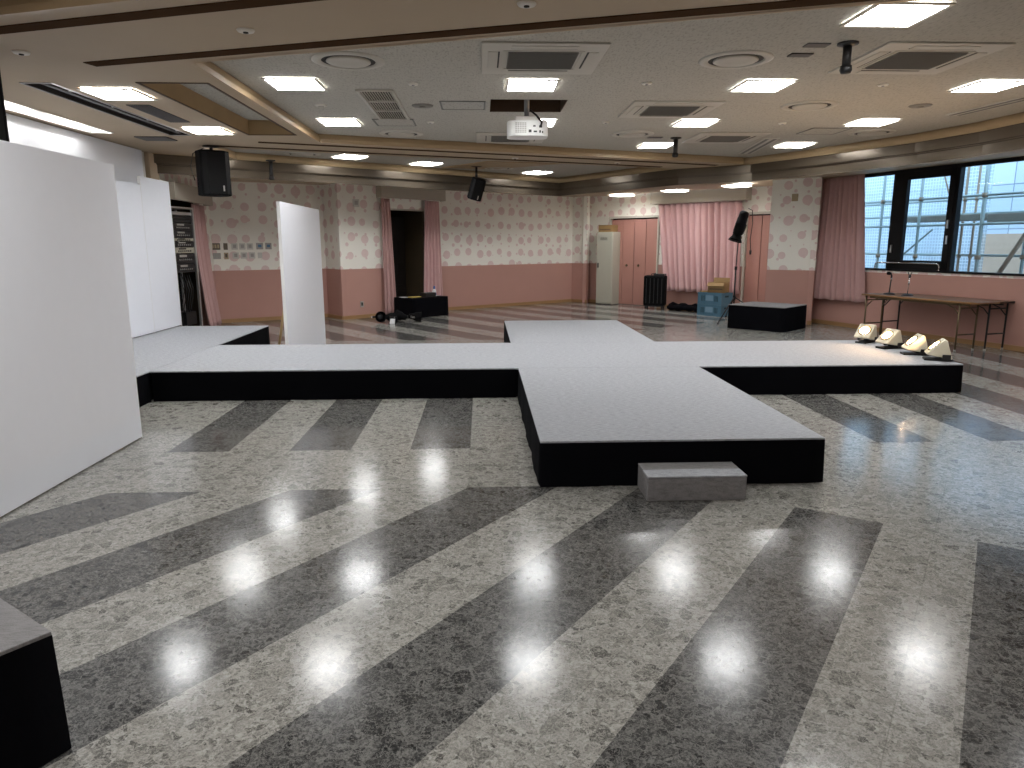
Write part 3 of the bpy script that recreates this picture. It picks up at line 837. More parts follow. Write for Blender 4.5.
obj('prop_foot', lathe(nb(), [(0, .035), (.07, .033), (.12, .012), (.125, 0), (0, 0)], (-.38, -.28, 0), 20), 'felt', t, smooth=True)

# ------------------------------------------------------------------ stage
def skirt_run(bm, pts, h, amp=.006, closed=True):
    """cloth skirt following a polyline, with soft irregular folds"""
    P = []
    n = len(pts)
    for i in range(n if closed else n - 1):
        a, b = Vector(pts[i]), Vector(pts[(i + 1) % n]); L = (b - a).length; m = max(2, int(L / .09))
        nn = Vector(((b - a).y, -(b - a).x)).normalized()
        for j in range(m):
            s = j / m; q = a.lerp(b, s); P.append((q, nn, min(1, 6 * s, 6 * (1 - s)), L * s))
    if not closed: P.append((Vector(pts[-1]), nn, 0, 0))
    rows = []
    for z, k in ((h, 0), (h * .6, .45), (h * .25, .8), (.004, 1)):
        row = []
        for q, nn, e, s in P:
            d = (amp * k * e * (math.sin(s * 9.1) + .6 * math.sin(s * 21.7 + 1.3)) + .010 * k)
            row.append(bm.verts.new((q.x + nn.x * d, q.y + nn.y * d, z)))
        rows.append(row)
    N = len(P)
    for A, B in zip(rows, rows[1:]):
        for i in range(N if closed else N - 1):
            j = (i + 1) % N; bm.faces.new((A[i], A[j], B[j], B[i]))
    return bm
def platform(name, label, cat, x0, x1, y0, y1, h, rz=0.0, at=None, carpet='carpet', group=None, runs=None):
    cx, cy = ((x0 + x1) / 2, (y0 + y1) / 2) if at is None else at
    w, d = (x1 - x0) / 2, (y1 - y0) / 2
    t = thing(name, label, cat, (cx, cy, 0), rz, group)
    obj('carpet_top', box(nb(), 0, 0, h - .007, 2 * w, 2 * d, .014), carpet, t, bevel=.003)
    obj('deck', box(nb(), 0, 0, h / 2 - .005, 2 * w - .03, 2 * d - .03, h - .03), 'black_matte', t)
    if runs is None:
        obj('skirt', skirt_run(nb(), [(-w, -d), (w, -d), (w, d), (-w, d)], h - .012), 'black_cloth', t, smooth=True)
    else:
        for r in runs:
            obj('skirt', skirt_run(nb(), [(x - cx, y - cy) for x, y in r], h - .012, closed=False), 'black_cloth', t, smooth=True)
    return t
XL, XR, YF, Y1, Y2, YB = .357, 2.178, 4.285, 6.962, 8.815, 11.42
HS = .30
platform('stage_platform', 'front section of the grey carpeted runway with black skirt, towards the camera', 'stage', XL, XR, YF, Y1 - .004, HS, runs=[[(XL, Y1 - .03), (XL, YF), (XR, YF), (XR, Y1 - .03)]])
platform('stage_platform', 'back section of the grey carpeted runway, pointing at the back wall', 'stage', XL, XR, Y2 + .004, YB, HS, runs=[[(XR, Y2 + .03), (XR, YB), (XL, YB), (XL, Y2 + .03)]])
platform('stage_platform', 'long cross arm of the grey carpeted stage running left to right', 'stage', -3.250, 4.915, Y1, Y2, HS, runs=[[(XR + .02, Y1), (4.915, Y1), (4.915, Y2), (XR + .02, Y2)], [(-3.23, Y1), (XL - .02, Y1)], [(XL - .02, Y2), (-3.23, Y2)]])
platform('stage_platform', 'wide carpeted main stage along the left wall under the white panel', 'stage', -4.90, -3.256, 4.95, 10.95, HS, runs=[[(-4.90, 4.95), (-3.256, 4.95), (-3.256, Y1 - .02)], [(-3.256, Y2 + .02), (-3.256, 10.95), (-4.90, 10.95)]])
t = thing('step_box', 'small grey carpeted step in front of the runway end', 'step', (1.275, 4.130, 0))
obj('body', box(nb(), 0, 0, .072, .60, .27, .144), 'carpet_grey', t, bevel=.006)
obj('tread', box(nb(), 0, .07, .150, .602, .134, .012), 'carpet_grey', t, bevel=.004)
obj('tread_nosing', box(nb(), 0, -.068, .150, .602, .138, .012), 'carpet', t, bevel=.004)
# loose black boxes
c = Vector((-1.275, 1.965)); u = Vector((math.cos(rad(-37)), math.sin(rad(-37)))); v = Vector((math.cos(rad(233)), math.sin(rad(233))))
cc = c - u * .45 + v * .45
platform('draped_box', 'black draped box with grey top at the lower left corner', 'box', -.45, .45, -.45, .45, .40, rad(-37), (cc.x, cc.y), 'carpet_grey')
platform('draped_box', 'black draped box with grey top before the right pink doors', 'box', -.52, .52, -.46, .46, .43, rad(-47), (5.17, 12.68), 'carpet_grey')
DW0, DW1 = Vector((-2.18, 15.2)), Vector((-.9, 16.5))
bang = wall_rot(DW0, DW1)
bc = on_wall(DW0, DW1, .72, .53)
platform('draped_box', 'black draped box serving as table before the dark doorway', 'box', -.48, .48, -.32, .32, .41, bang, (bc.x, bc.y), 'black_matte')

# ------------------------------------------------------------------ floor spotlights on the stage arm
def floor_lamp(label, x, y, rz):
    t = thing('floor_spotlight', label, 'spotlight', (x, y, HS), rz, 'lit wedge spotlights on the stage arm')
    # local -x is the beam side
    obj('base', box(nb(), -.02, 0, .014, .34, .17, .028), 'black_plastic', t, bevel=.006)
    obj('hinge', box(nb(), .02, 0, .045, .07, .06, .05), 'black_metal', t, bevel=.005)
    prof = [(-.175, .085), (.135, .030), (.055, .285), (.020, .292), (-.170, .105)]
    bm = nb(); wv = .125
    A = [bm.verts.new((p[0], -wv * (1 if i in (1,) else 1), p[1])) for i, p in enumerate(prof)]
    B = [bm.verts.new((p[0], wv, p[1])) for p in prof]
    n = len(prof); bm.faces.new(A); bm.faces.new(B[::-1])
    for i in range(n): bm.faces.new((A[i], B[i], B[(i + 1) % n], A[(i + 1) % n]))
    hs = obj('housing', bm, 'cream', t, bevel=.012)
    a = Vector((-.170, 0, .105)); b = Vector((.020, 0, .292)); mid = (a + b) / 2; nrm = Vector((-(b - a).z, 0, (b - a).x)).normalized()
    q = nrm.to_track_quat('Z', 'Y').to_matrix().to_4x4()
    mt = Matrix.Translation(mid + nrm * .001) @ q
    ringo = obj('lens_ring', lathe(nb(), [(.096, 0), (.096, .008), (.090, .012), (.066, .002), (.066, 0)], seg=32, mtx=mt), 'recess_wood', hs, smooth=True)
    obj('lens', lathe(nb(), [(.066, .002), (.045, .008), (.0, .011)], seg=28, mtx=mt), 'lens', hs, smooth=True)
    for s in (-1, 1): obj('side_arm', box(nb(), .06, s * .135, .06, .10, .012, .07), 'black_metal', t)
    for ch in [c for c in bpy.data.objects if c.parent == t or (c.parent and c.parent.parent == t)]:
        ch.data.transform(Matrix.Scale(.78, 4))
    return t
f0 = floor_lamp('lit cream wedge spotlight, farthest back of the four on the stage arm', 4.78, 8.60, rad(38))
for x, y, rz, lb in ((4.80, 8.10, rad(14), 'second lit wedge spotlight from the back on the stage arm'),
                     (4.81, 7.60, rad(-14), 'third lit wedge spotlight from the back, second nearest the camera'),
                     (4.82, 7.21, rad(-24), 'lit wedge spotlight nearest the camera at the front corner of the stage arm')):
    dup(f0, (x, y, HS), rz, lb)

# ------------------------------------------------------------------ doors, doorway, corridor
RB0, RB1 = (2.80, 18.78), (6.31, 15.06); RBR = wall_rot(RB0, RB1)
def on_rb(s, d=0.0, z=0.0): return on_wall(RB0, RB1, s, d, z)
def empty_struct(name, loc, rz):
    o = bpy.data.objects.new(name, None); COL.objects.link(o); o.location = loc; o.rotation_euler = (0, 0, rz); o['kind'] = 'structure'; o.empty_display_size = .1
    return o
def bifold(name, s0, edges, knobs, head, s1):
    """pink folding door leaves standing in the wall opening; local x along wall, -y into the room"""
    t = empty_struct(name, on_rb(s0), RBR)
    for a, b in zip(edges, edges[1:]):
        lf = obj('leaf', box(nb(), (a + b) / 2, .03, 1.055, (b - a) - .014, .035, 2.09), 'door_pink', t, bevel=.003)
        for kx in knobs:
            if a < kx < b:
                obj('knob', lathe(nb(), [(0, -.03), (.028, -.026), (.032, -.012), (.026, 0), (0, 0)], (kx, .012, .98), 18, mtx=Matrix.Translation((kx, .012, .98)) @ Matrix.Rotation(PI / 2, 4, 'X') @ Matrix.Translation((-kx, -.012, -.98 + .03))), 'brass', lf, smooth=True)
    obj('backing', box(nb(), (edges[0] + edges[-1]) / 2, .075, 1.06, edges[-1] - edges[0] + .10, .02, 2.30), 'door_gap', t)
    W = s1 - s0
    obj('head', box(nb(), W / 2, .0, 2.155, W + .10, .09, .05), 'frame_cream', t, bevel=.004)
    obj('jamb', box(nb(), -.02, .0, 1.065, .04, .09, 2.13), 'frame_cream', t, bevel=.004)
    obj('jamb', box(nb(), W + .02, .0, 1.065, .04, .09, 2.13), 'frame_cream', t, bevel=.004)
    return t
bifold('door_1', .72, [0, .345, .69, 1.035, 1.38], [.49, .84], True, 2.10)
bifold('door_2', 4.36, [0, .33, .60], [], True, 4.96)
# doorway in the back left: dark corridor
t = empty_struct('door_3', on_wall(DW0, DW1, 0), bang)
bm = nb(); x0, x1, dp = .30, 1.28, 1.6
for q in (((x0, .1, 0), (x0, dp, 0), (x0, dp, 2.4), (x0, .1, 2.4)), ((x1, .1, 0), (x1, dp, 0), (x1, dp, 2.4), (x1, .1, 2.4)),
          ((x0, dp, 0), (x1, dp, 0), (x1, dp, 2.4), (x0, dp, 2.4)), ((x0, .1, 2.4), (x1, .1, 2.4), (x1, dp, 2.4), (x0, dp, 2.4)), ((x0, .1, .002), (x1, .1, .002), (x1, dp, .002), (x0, dp, .002))):
    bm.faces.new([bm.verts.new(v) for v in q])
obj('corridor', bm, 'corridor', t)
lf = obj('leaf', box(nb(), .86, .62, 1.06, .78, .04, 2.1), 'corridor_door', t, bevel=.004)
bm = nb()
for z in (.45, .95, 1.45, 1.9):
    for x in (.62, .88, 1.12): box(bm, x, .597, z, .17, .012, .32)
obj('panel', bm, 'corridor_door', lf)
obj('frame', box(nb(), .29, .05, 1.11, .03, .12, 2.22), 'corridor', t)
obj('frame', box(nb(), 1.29, .05, 1.11, .03, .12, 2.22), 'corridor', t)
obj('frame', box(nb(), .79, .05, 2.235, 1.03, .12, .03), 'frame_cream', t)
# alcove behind the equipment rack
A0, A1 = Vector((-4.95, 11.45)), Vector((-5.15, 14.1)); aang = wall_rot(A0, A1)
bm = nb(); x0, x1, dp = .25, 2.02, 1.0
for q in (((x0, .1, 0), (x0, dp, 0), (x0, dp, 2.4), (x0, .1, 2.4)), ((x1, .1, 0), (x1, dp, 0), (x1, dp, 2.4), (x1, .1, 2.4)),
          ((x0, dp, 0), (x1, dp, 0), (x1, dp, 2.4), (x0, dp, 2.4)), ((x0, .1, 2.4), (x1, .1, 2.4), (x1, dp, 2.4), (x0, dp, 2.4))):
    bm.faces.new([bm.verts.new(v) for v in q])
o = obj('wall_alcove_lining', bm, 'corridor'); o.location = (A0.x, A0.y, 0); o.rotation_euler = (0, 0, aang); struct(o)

# ------------------------------------------------------------------ curtains and pelmets
def curtain(label, top0, top1, bot0, bot1, zt, zb, folds, amp, m, bulge=0.0, seed=1, hem=.012, tie=None):
    """hanging cloth; ends given as plan points, folds as soft pleats"""
    rnd = random.Random(seed); nx = folds * 12; nz = 22
    ph = []; acc = 0
    for i in range(nx + 1):
        ph.append(acc); acc += (2 * PI / 12) * (1 + .45 * math.sin(i * .37 + seed) * .6 + rnd.uniform(-.12, .12))
    t0, t1, b0, b1 = map(Vector, (top0, top1, bot0, bot1))
    bm = nb(); rows = []
    for j in range(nz + 1):
        k = j / nz; z = zt + (zb - zt) * k
        kk = k ** (1.0 if tie is None else tie)
        p0 = t0.lerp(b0, kk); p1 = t1.lerp(b1, kk); e = (p1 - p0); n = Vector((e.y, -e.x)).normalized()
        row = []
        for i in range(nx + 1):
            s = i / nx
            a = amp * (.55 + .45 * k) * (1 + .3 * math.sin(s * 17 + seed))
            d = a * (math.sin(ph[i] + .25 * k * math.sin(i * .21)) + .25 * math.sin(2 * ph[i] + 1)) + bulge * math.sin(PI * k) * .5
            q = p0 + e * s + n * d
            zz = z + (hem * math.sin(ph[i] * .5 + seed) if j == nz else 0)
            row.append(bm.verts.new((q.x, q.y, zz)))
        rows.append(row)
    for A, B in zip(rows, rows[1:]):
        for i in range(nx): bm.faces.new((A[i], A[i + 1], B[i + 1], B[i]))
    return tag(obj('curtain', bm, m, smooth=True, solid=.004), label, 'curtain')
def P2(v): return (v.x, v.y)
# wide curtain in the right back wall
curtain('wide pink pleated curtain hanging between the two pink folding doors', P2(on_rb(2.20, .17)), P2(on_rb(4.30, .17)), P2(on_rb(2.46, .17)), P2(on_rb(4.33, .17)), 2.42, .42, 13, .082, 'curtain', seed=3)
# doorway curtains
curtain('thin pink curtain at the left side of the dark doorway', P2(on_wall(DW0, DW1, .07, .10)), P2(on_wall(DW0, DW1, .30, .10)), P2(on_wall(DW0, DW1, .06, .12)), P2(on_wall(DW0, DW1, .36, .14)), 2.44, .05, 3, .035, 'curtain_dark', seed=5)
curtain('pink curtain at the right side of the dark doorway', P2(on_wall(DW0, DW1, 1.26, .10)), P2(on_wall(DW0, DW1, 1.66, .10)), P2(on_wall(DW0, DW1, 1.14, .10)), P2(on_wall(DW0, DW1, 1.72, .11)), 2.44, .05, 5, .038, 'curtain', seed=6)
# rack curtain
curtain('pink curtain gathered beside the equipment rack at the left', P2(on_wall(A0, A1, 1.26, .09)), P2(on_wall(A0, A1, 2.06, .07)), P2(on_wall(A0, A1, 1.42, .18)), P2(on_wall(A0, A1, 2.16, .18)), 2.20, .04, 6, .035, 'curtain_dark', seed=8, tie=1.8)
# window curtain
WN0, WN1 = Vector((6.41, 13.66)), Vector((8.185, 7.9)); wang = wall_rot(WN0, WN1); SW = 1.163   # s = 0 of the pane measurements
def on_wn(s, d=0.0, z=0.0): return on_wall(WN0, WN1, s + SW, d, z)
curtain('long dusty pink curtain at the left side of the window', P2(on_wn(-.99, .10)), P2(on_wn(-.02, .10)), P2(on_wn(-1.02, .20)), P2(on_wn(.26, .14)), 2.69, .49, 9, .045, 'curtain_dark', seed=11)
def pelmet(label, loc, rz, L, h, d=.13):
    t = thing('pelmet', label, 'pelmet', loc, rz, 'beige curtain pelmets')
    obj('front_board', box(nb(), L / 2, -d, h / 2, L, .018, h), 'pelmet', t, bevel=.003)
    for x in (.009, L - .009): obj('end_board', box(nb(), x, -d / 2 + .004, h / 2, .018, d - .01, h), 'pelmet', t)
    obj('rail', box(nb(), L / 2, -d * .55, .04, L - .06, .03, .03), 'grey_metal', t)
pelmet('wide beige pelmet above the wide pink curtain', on_rb(2.02, 0, 2.425), RBR, 2.40, .27, .25)
pelmet('beige pelmet above the dark doorway', on_wall(DW0, DW1, .03, 0, 2.45), bang, 1.78, .245, .17)
pelmet('beige pelmet above the equipment rack', on_wall(A0, A1, .28, 0, 2.215), aang, 2.02, .27, .16)

# ------------------------------------------------------------------ equipment rack
rk = thing('equipment_rack', 'tall grey rack of audio equipment beside the left stage', 'rack', (-5.11, 12.34, 0), rad(80))
W_, D_, H_ = .66, .34, 2.12
for sx in (-1, 1):
    for sy in (-1, 1): obj('post', box(nb(), sx * (W_ / 2 - .02), sy * (D_ / 2 - .02), H_ / 2, .04, .04, H_), 'alu', rk, bevel=.003)
obj('top_plate', box(nb(), 0, 0, H_ - .01, W_, D_, .03), 'alu', rk)
obj('bottom_plate', box(nb(), 0, 0, .05, W_, D_, .10), 'grey_metal', rk)
obj('back_plate', box(nb(), 0, D_ / 2 - .01, H_ / 2, W_ - .04, .01, H_ - .1), 'black_matte', rk)
z = H_ - .07
for nm, h, m in (('blank_unit', .06, 'alu'), ('meter_unit', .05, 'rack_face'), ('blank_unit', .07, 'rack_face'), ('tape_unit', .13, 'rack_face'), ('tape_unit', .12, 'rack_face'), ('mixer_unit', .05, 'rack_light'),
                 ('effect_unit', .10, 'rack_face'), ('knob_unit', .10, 'rack_light'), ('amplifier', .17, 'rack_face'), ('amplifier', .15, 'rack_face')):
    un = obj(nm, box(nb(), 0, -.04, z - h / 2, W_ - .085, D_ - .12, h - .008), m, rk, bevel=.003); fy = -.04 - (D_ - .12) / 2
    if h > .09 or m == 'rack_light':
        bm = nb()
        for i in range(7): cyl(bm, (-.17 + i * .056, fy - .012, z - h * .62), (-.17 + i * .056, fy, z - h * .62), .011, seg=10)
        obj('knobs', bm, 'alu' if m == 'rack_face' else 'black_plastic', un)
        bm = nb(); box(bm, -.06, fy - .002, z - h * .25, .20, .006, h * .22)
        obj('display', bm, 'plate_grey' if m == 'rack_face' else 'ac_dark', un)
    z -= h
# cables and a small unit in the lower part
for i in range(5):
    x = -.15 + i * .07
    obj('cable', tube(nb(), [(x, -.10, z - .02), (x + .05, -.14, z - .3), (x - .04, -.12, z - .6), (x + .03, -.09, .14)], .008, 6), 'black_plastic', rk, smooth=True)
obj('power_unit', box(nb(), .05, -.03, .28, .30, .22, .22), 'rack_face', rk, bevel=.004)

# ------------------------------------------------------------------ switch plates
BL0, BL1 = Vector((-5.15, 14.1)), Vector((-3.25, 15.2)); blr = wall_rot(BL0, BL1)
def plate(label, loc, rz, w, h, m, inner=None, n=1, name='switch_plate', cat='switch', group='switch plates on the dotted wall'):
    t = thing(name, label, cat, loc, rz, group)
    obj('plate', box(nb(), 0, -.006, 0, w, .012, h), m, t, bevel=.002)
    if inner:
        for i in range(n):
            x = (i - (n - 1) / 2) * w * .30
            obj('button' if inner != 'blue_screen' else 'display', box(nb(), x, -.014, .004, w * .2 if n > 1 else w * .5, .006, h * .55 if inner != 'blue_screen' else h * .42), inner, t, bevel=.001)
for s, z, w, h, m, inn, n, lb in (
    (.05, 1.475, .17, .125, 'plate_brown', 'plate_tan', 3, 'bronze triple switch plate, upper row leftmost'),
    (.235, 1.475, .075, .125, 'plate_brown', 'plate_brown', 1, 'narrow bronze plate, upper row second from left'),
    (.40, 1.475, .115, .120, 'plate_white', 'plate_grey', 1, 'white switch plate, upper row right of the narrow bronze plate'),
    (.545, 1.475, .115, .120, 'plate_white', 'plate_grey', 1, 'white switch plate, upper row, middle one of three'),
    (.69, 1.475, .115, .120, 'plate_white', 'plate_grey', 1, 'white switch plate, upper row, left of the blue displays'),
    (.875, 1.480, .13, .125, 'plate_grey', 'blue_screen', 1, 'wall thermostat with light blue display, left one of two'),
    (1.045, 1.480, .12, .125, 'plate_grey', 'blue_screen', 1, 'wall thermostat with dark blue display, nearest the standing panel'),
    (.05, 1.295, .17, .115, 'plate_grey', 'plate_grey', 3, 'wide grey socket plate, lower row leftmost'),
    (.235, 1.295, .08, .125, 'plate_tan', 'plate_brown', 1, 'narrow brass coloured plate, lower row second from left'),
    (.41, 1.300, .115, .120, 'plate_white', 'plate_grey', 1, 'white switch plate, lower row right of the brass plate'),
    (.565, 1.300, .12, .120, 'plate_white', 'plate_grey', 1, 'white switch plate, lower row, middle of three'),
    (.72, 1.300, .115, .120, 'plate_white', 'plate_grey', 1, 'white switch plate, lower row, right of three'),
    (.87, 1.300, .085, .11, 'plate_white', 'plate_white', 1, 'small pale plate, lower row rightmost')):
    nm = 'wall_thermostat' if inn == 'blue_screen' else 'switch_plate'
    plate(lb, on_wall(BL0, BL1, s, 0, z), blr, w, h, m, inn, n, nm, 'thermostat' if inn == 'blue_screen' else 'switch')
PC0, PC1 = Vector((-2.83, 14.6)), Vector((-2.18, 15.2)); pcr = wall_rot(PC0, PC1)
plate('white wall speaker box high on the left wallpaper pillar', on_wall(PC0, PC1, .42, 0, 2.33), pcr, .15, .15, 'plate_white', 'plate_grey', 1, 'wall_speaker', 'speaker', None)
plate('steel power outlet low on the left pink pillar', on_wall(PC0, PC1, .46, 0, .29), pcr, .075, .12, 'plate_grey', 'ac_dark', 1, 'power_outlet', 'outlet', None)
PR0, PR1 = Vector((5.5, 13.65)), Vector((6.22, 13.17)); prr = wall_rot(PR0, PR1)
plate('brown square wall box high on the right wallpaper pillar', on_wall(PR0, PR1, .42, 0, 2.35), prr, .11, .13, 'plate_tan', None, 1, 'wall_speaker', 'speaker', None)

# ------------------------------------------------------------------ grey locker with a carton on top
lk0 = Vector((3.24, 17.78)); u = (Vector(RB1) - Vector(RB0)).normalized()
LR = RBR + rad(6); ux_ = Vector((math.cos(LR), math.sin(LR))); nn = Vector((ux_.y, -ux_.x))
lc = lk0 - ux_ * .23 - nn * .22
lk = thing('locker', 'tall grey green steel locker against the back right wall', 'locker', (lc.x, lc.y, 0), LR)
obj('body', box(nb(), 0, .012, .905, .46, .416, 1.79), 'locker', lk, bevel=.005)
dr = obj('door', box(nb(), 0, -.205, .91, .44, .018, 1.72), 'locker', lk, bevel=.004)
bm = nb()
for i in range(4): box(bm, -.02, -.215, 1.66 - i * .018, .20, .006, .007)
obj('vent_slots', bm, 'locker_dark', dr)
obj('handle', box(nb(), -.17, -.222, .98, .03, .022, .12), 'locker_dark', dr, bevel=.004)
obj('plinth', box(nb(), 0, 0, .01, .44, .40, .02), 'locker_dark', lk)
def carton(label, loc, rz, w, d, h, flap=True, print_=True, lid=False):
    t = thing('cardboard_box', label, 'cardboard box', loc, rz)
    bm = nb(); th = .006
    box(bm, 0, 0, th / 2, w, d, th)
    for sx, sy, wx, wy in ((0, d / 2 - th / 2, w, th), (0, -d / 2 + th / 2, w, th), (w / 2 - th / 2, 0, th, d - 2 * th), (-w / 2 + th / 2, 0, th, d - 2 * th)): box(bm, sx, sy, h / 2, wx, wy, h)
    if lid: box(bm, 0, 0, h - th / 2, w, d, th)
    obj('carton', bm, 'cardboard', t)
    if flap:
        for sy, an in ((1, .25), (-1, -2.4)):
            f = obj('flap', box(nb(), 0, 0, d * .17, w, th, d * .34), 'cardboard', t); f.location = (0, sy * (d / 2 - th), h); f.rotation_euler = (-an if sy > 0 else -an, 0, 0)
    if print_:
        bm = nb(); box(bm, 0, -d / 2 - .0015, h * .35, w * .8, .003, h * .14); obj('print_band', bm, 'carton_print', t)
    return t
tp = lc - ux_ * .03
carton('brown cardboard box lying on top of the grey locker', (tp.x, tp.y, 1.801), LR, .38, .30, .17, False, True, True)

# ------------------------------------------------------------------ trolley case, cloth bundle, crates
sc = on_rb(2.40, .50)
t = thing('trolley_case', 'black upright trolley case left of the wide pink curtain', 'suitcase', (sc.x, sc.y, 0), RBR + rad(22))
obj('shell', box(nb(), 0, 0, .43, .50, .32, .70), 'black_matte', t, bevel=.035)
bm = nb()
for i in range(5): box(bm, -.18 + i * .09, -.161, .43, .02, .006, .58)
obj('ridges', bm, 'black_plastic', t, bevel=.004)
obj('side_case', box(nb(), .10, .0, .795, .26, .26, .05), 'black_plastic', t, bevel=.015)
obj('carry_handle', tube(nb(), [(-.10, 0, .775), (-.10, 0, .81), (0, 0, .825), (.0, 0, .78)], .012), 'black_plastic', t, smooth=True)
for sx in (-1, 1):
    for sy in (-1, 1): obj('wheel', cyl(nb(), (sx * .19 - .015, sy * .11, .042), (sx * .19 + .015, sy * .11, .042), .04, seg=18), 'black_plastic', t, smooth=True)
obj('wheel_base', box(nb(), 0, 0, .075, .46, .28, .03), 'black_plastic', t)
b0 = on_rb(2.74, .42)
t = thing('cloth_bundle', 'long black rolled cloth on the floor under the wide curtain', 'cloth', (b0.x, b0.y, 0), RBR)
rnd = random.Random(4); pts = []; rr = []
for i in range(15):
    pts.append((i * .085, .03 * math.sin(i * .9), .085 + .012 * math.sin(i * 1.7))); rr.append(.075 + .012 * math.sin(i * 1.7) if 0 < i < 14 else .045)
obj('roll', tube(nb(), pts, rr, 14), 'black_cloth', t, smooth=True)
obj('roll', tube(nb(), [(p[0] * .8 + .05, p[1] - .16, .066) for p in pts], [r * .8 for r in rr], 14), 'black_cloth', t, smooth=True)
def crate(label, loc, rz, w=.60, d=.40, h=.245):
    t = thing('plastic_crate', label, 'crate', loc, rz, 'blue stacked crates')
    bm = nb(); th = .016
    box(bm, 0, 0, th / 2, w - .03, d - .03, th)
    for sx, sy, wx, wy in ((0, d / 2 - th / 2 - .012, w - .024, th), (0, -d / 2 + th / 2 + .012, w - .024, th), (w / 2 - th / 2 - .012, 0, th, d - .056), (-w / 2 + th / 2 + .012, 0, th, d - .056)): box(bm, sx, sy, h / 2, wx, wy, h)
    obj('tub', bm, 'crate', t)
    bm = nb()
    for sx, sy, wx, wy in ((0, d / 2 - .008, w, .018), (0, -d / 2 + .008, w, .018), (w / 2 - .008, 0, .018, d), (-w / 2 + .008, 0, .018, d)):
        box(bm, sx, sy, h - .014, wx, wy, .026); box(bm, sx, sy, .016, wx, wy, .022)
    for sx in (-1, 1):
        for sy in (-1, 1): box(bm, sx * (w / 2 - .03), sy * (d / 2 - .03), h / 2, .055, .055, h - .01)
    for sx in (-.5, .5):
        for sy in (-1, 1): box(bm, sx * w * .36, sy * (d / 2 - .012), h / 2, .02, .02, h - .02)
    obj('ribs', bm, 'crate', t)
    for sy in (-1, 1): obj('label_panel', box(nb(), 0, sy * (d / 2 - .008), h * .55, w * .30, .008, h * .46), 'crate_light', t)
    for sx in (-1, 1): obj('grip_opening', box(nb(), sx * (w / 2 - .008), 0, h * .70, .010, .12, .035), 'crate_dark', t)
    bm = nb()
    for i in range(3):
        for sx in (-1, 1): box(bm, sx * (.135 + i * .033) , -(d / 2 - .010), h * .5, .014, .006, h * .45)
    obj('slot_row', bm, 'crate_dark', t)
CRP = (4.97, 15.02); CRR = rad(-54)
crate('lower pale blue plastic crate of the stack before the wide curtain', (*CRP, 0), CRR)
crate('upper teal blue plastic crate carrying the open cardboard box', (*CRP, .2465), CRR)
carton('open brown cardboard box on the blue crate stack', (CRP[0] + .06, CRP[1] - .02, .4935), CRR + rad(12), .36, .28, .21)
t = tag(obj('cardboard_sheet', box(nb(), 0, 0, .010, .11, .30, .018), 'cardboard', loc=(CRP[0] - .145, CRP[1] + .175, .494), rot=(0, 0, CRR)), 'flat folded piece of cardboard on the left of the blue crates', 'cardboard')

# ------------------------------------------------------------------ spotlight with snoot on a stand
t = thing('stand_spotlight', 'black spotlight with long snoot on a thin stand before the curtain', 'stage light', (5.0, 13.95, 0))
obj('pole', cyl(nb(), (0, 0, .35), (0, 0, 1.05), .016, .016, 12), 'black_metal', t, smooth=True)
obj('upper_pole', cyl(nb(), (0, 0, 1.03), (.02, 0, 1.66), .011, .011, 12), 'black_metal', t, smooth=True)
obj('collar', cyl(nb(), (0, 0, 1.0), (0, 0, 1.07), .026, .026, 14), 'black_plastic', t, smooth=True)
obj('hub', cyl(nb(), (0, 0, .42), (0, 0, .50), .028, .028, 14), 'black_plastic', t, smooth=True)
for a in (228, 350, 82):
    c_, s_ = math.cos(rad(a)), math.sin(rad(a))
    lg = obj('leg', tube(nb(), [(c_ * .02, s_ * .02, .46), (c_ * .72, s_ * .72, .012)], .011), 'black_metal', t, smooth=True)
    obj('foot', cyl(nb(), (c_ * .69, s_ * .69, .024), (c_ * .73, s_ * .73, .006), .016), 'black_plastic', lg, smooth=True)
ax = Vector((.115, .02, .36)); ax.normalize()
mt = Matrix.Translation((-.05, -.02, 1.585)) @ ax.to_track_quat('Z', 'Y').to_matrix().to_4x4() @ Matrix.Diagonal((.88, .88, .84, 1))
sn = obj('snoot', lathe(nb(), [(.135, -.02), (.150, -.03), (.140, 0), (.098, .07), (.094, .12), (.105, .14), (.105, .18), (.112, .20), (.112, .34), (.118, .36), (.112, .38), (.108, .50), (.10, .53), (.105, .55), (.10, .64), (.07, .67), (0, .68)], seg=28, mtx=mt), 'black_matte', t, smooth=True)
obj('reflector', lathe(nb(), [(.13, -.02), (.07, .06), (0, .08)], seg=24, mtx=mt), 'black_plastic', sn, smooth=True)
obj('yoke', tube(nb(), [(.02, 0, 1.64), (.10, .0, 1.70), (.16, 0, 1.86), (.10, 0, 1.93)], .012), 'black_metal', t, smooth=True)
obj('clamp_knob', lathe(nb(), [(0, -.03), (.026, -.025), (.026, .02), (0, .03)], (.05, -.03, 1.63), 14), 'brass', t, smooth=True)
obj('cable', tube(nb(), [(.18, .0, 2.18), (.26, .0, 2.14), (.28, 0, 1.9), (.25, 0, 1.6), (.27, 0, 1.38)], .008), 'black_plastic', t, smooth=True)
obj('plug', cyl(nb(), (.27, 0, 1.38), (.27, 0, 1.30), .022, .018, 12), 'black_plastic', t, smooth=True)

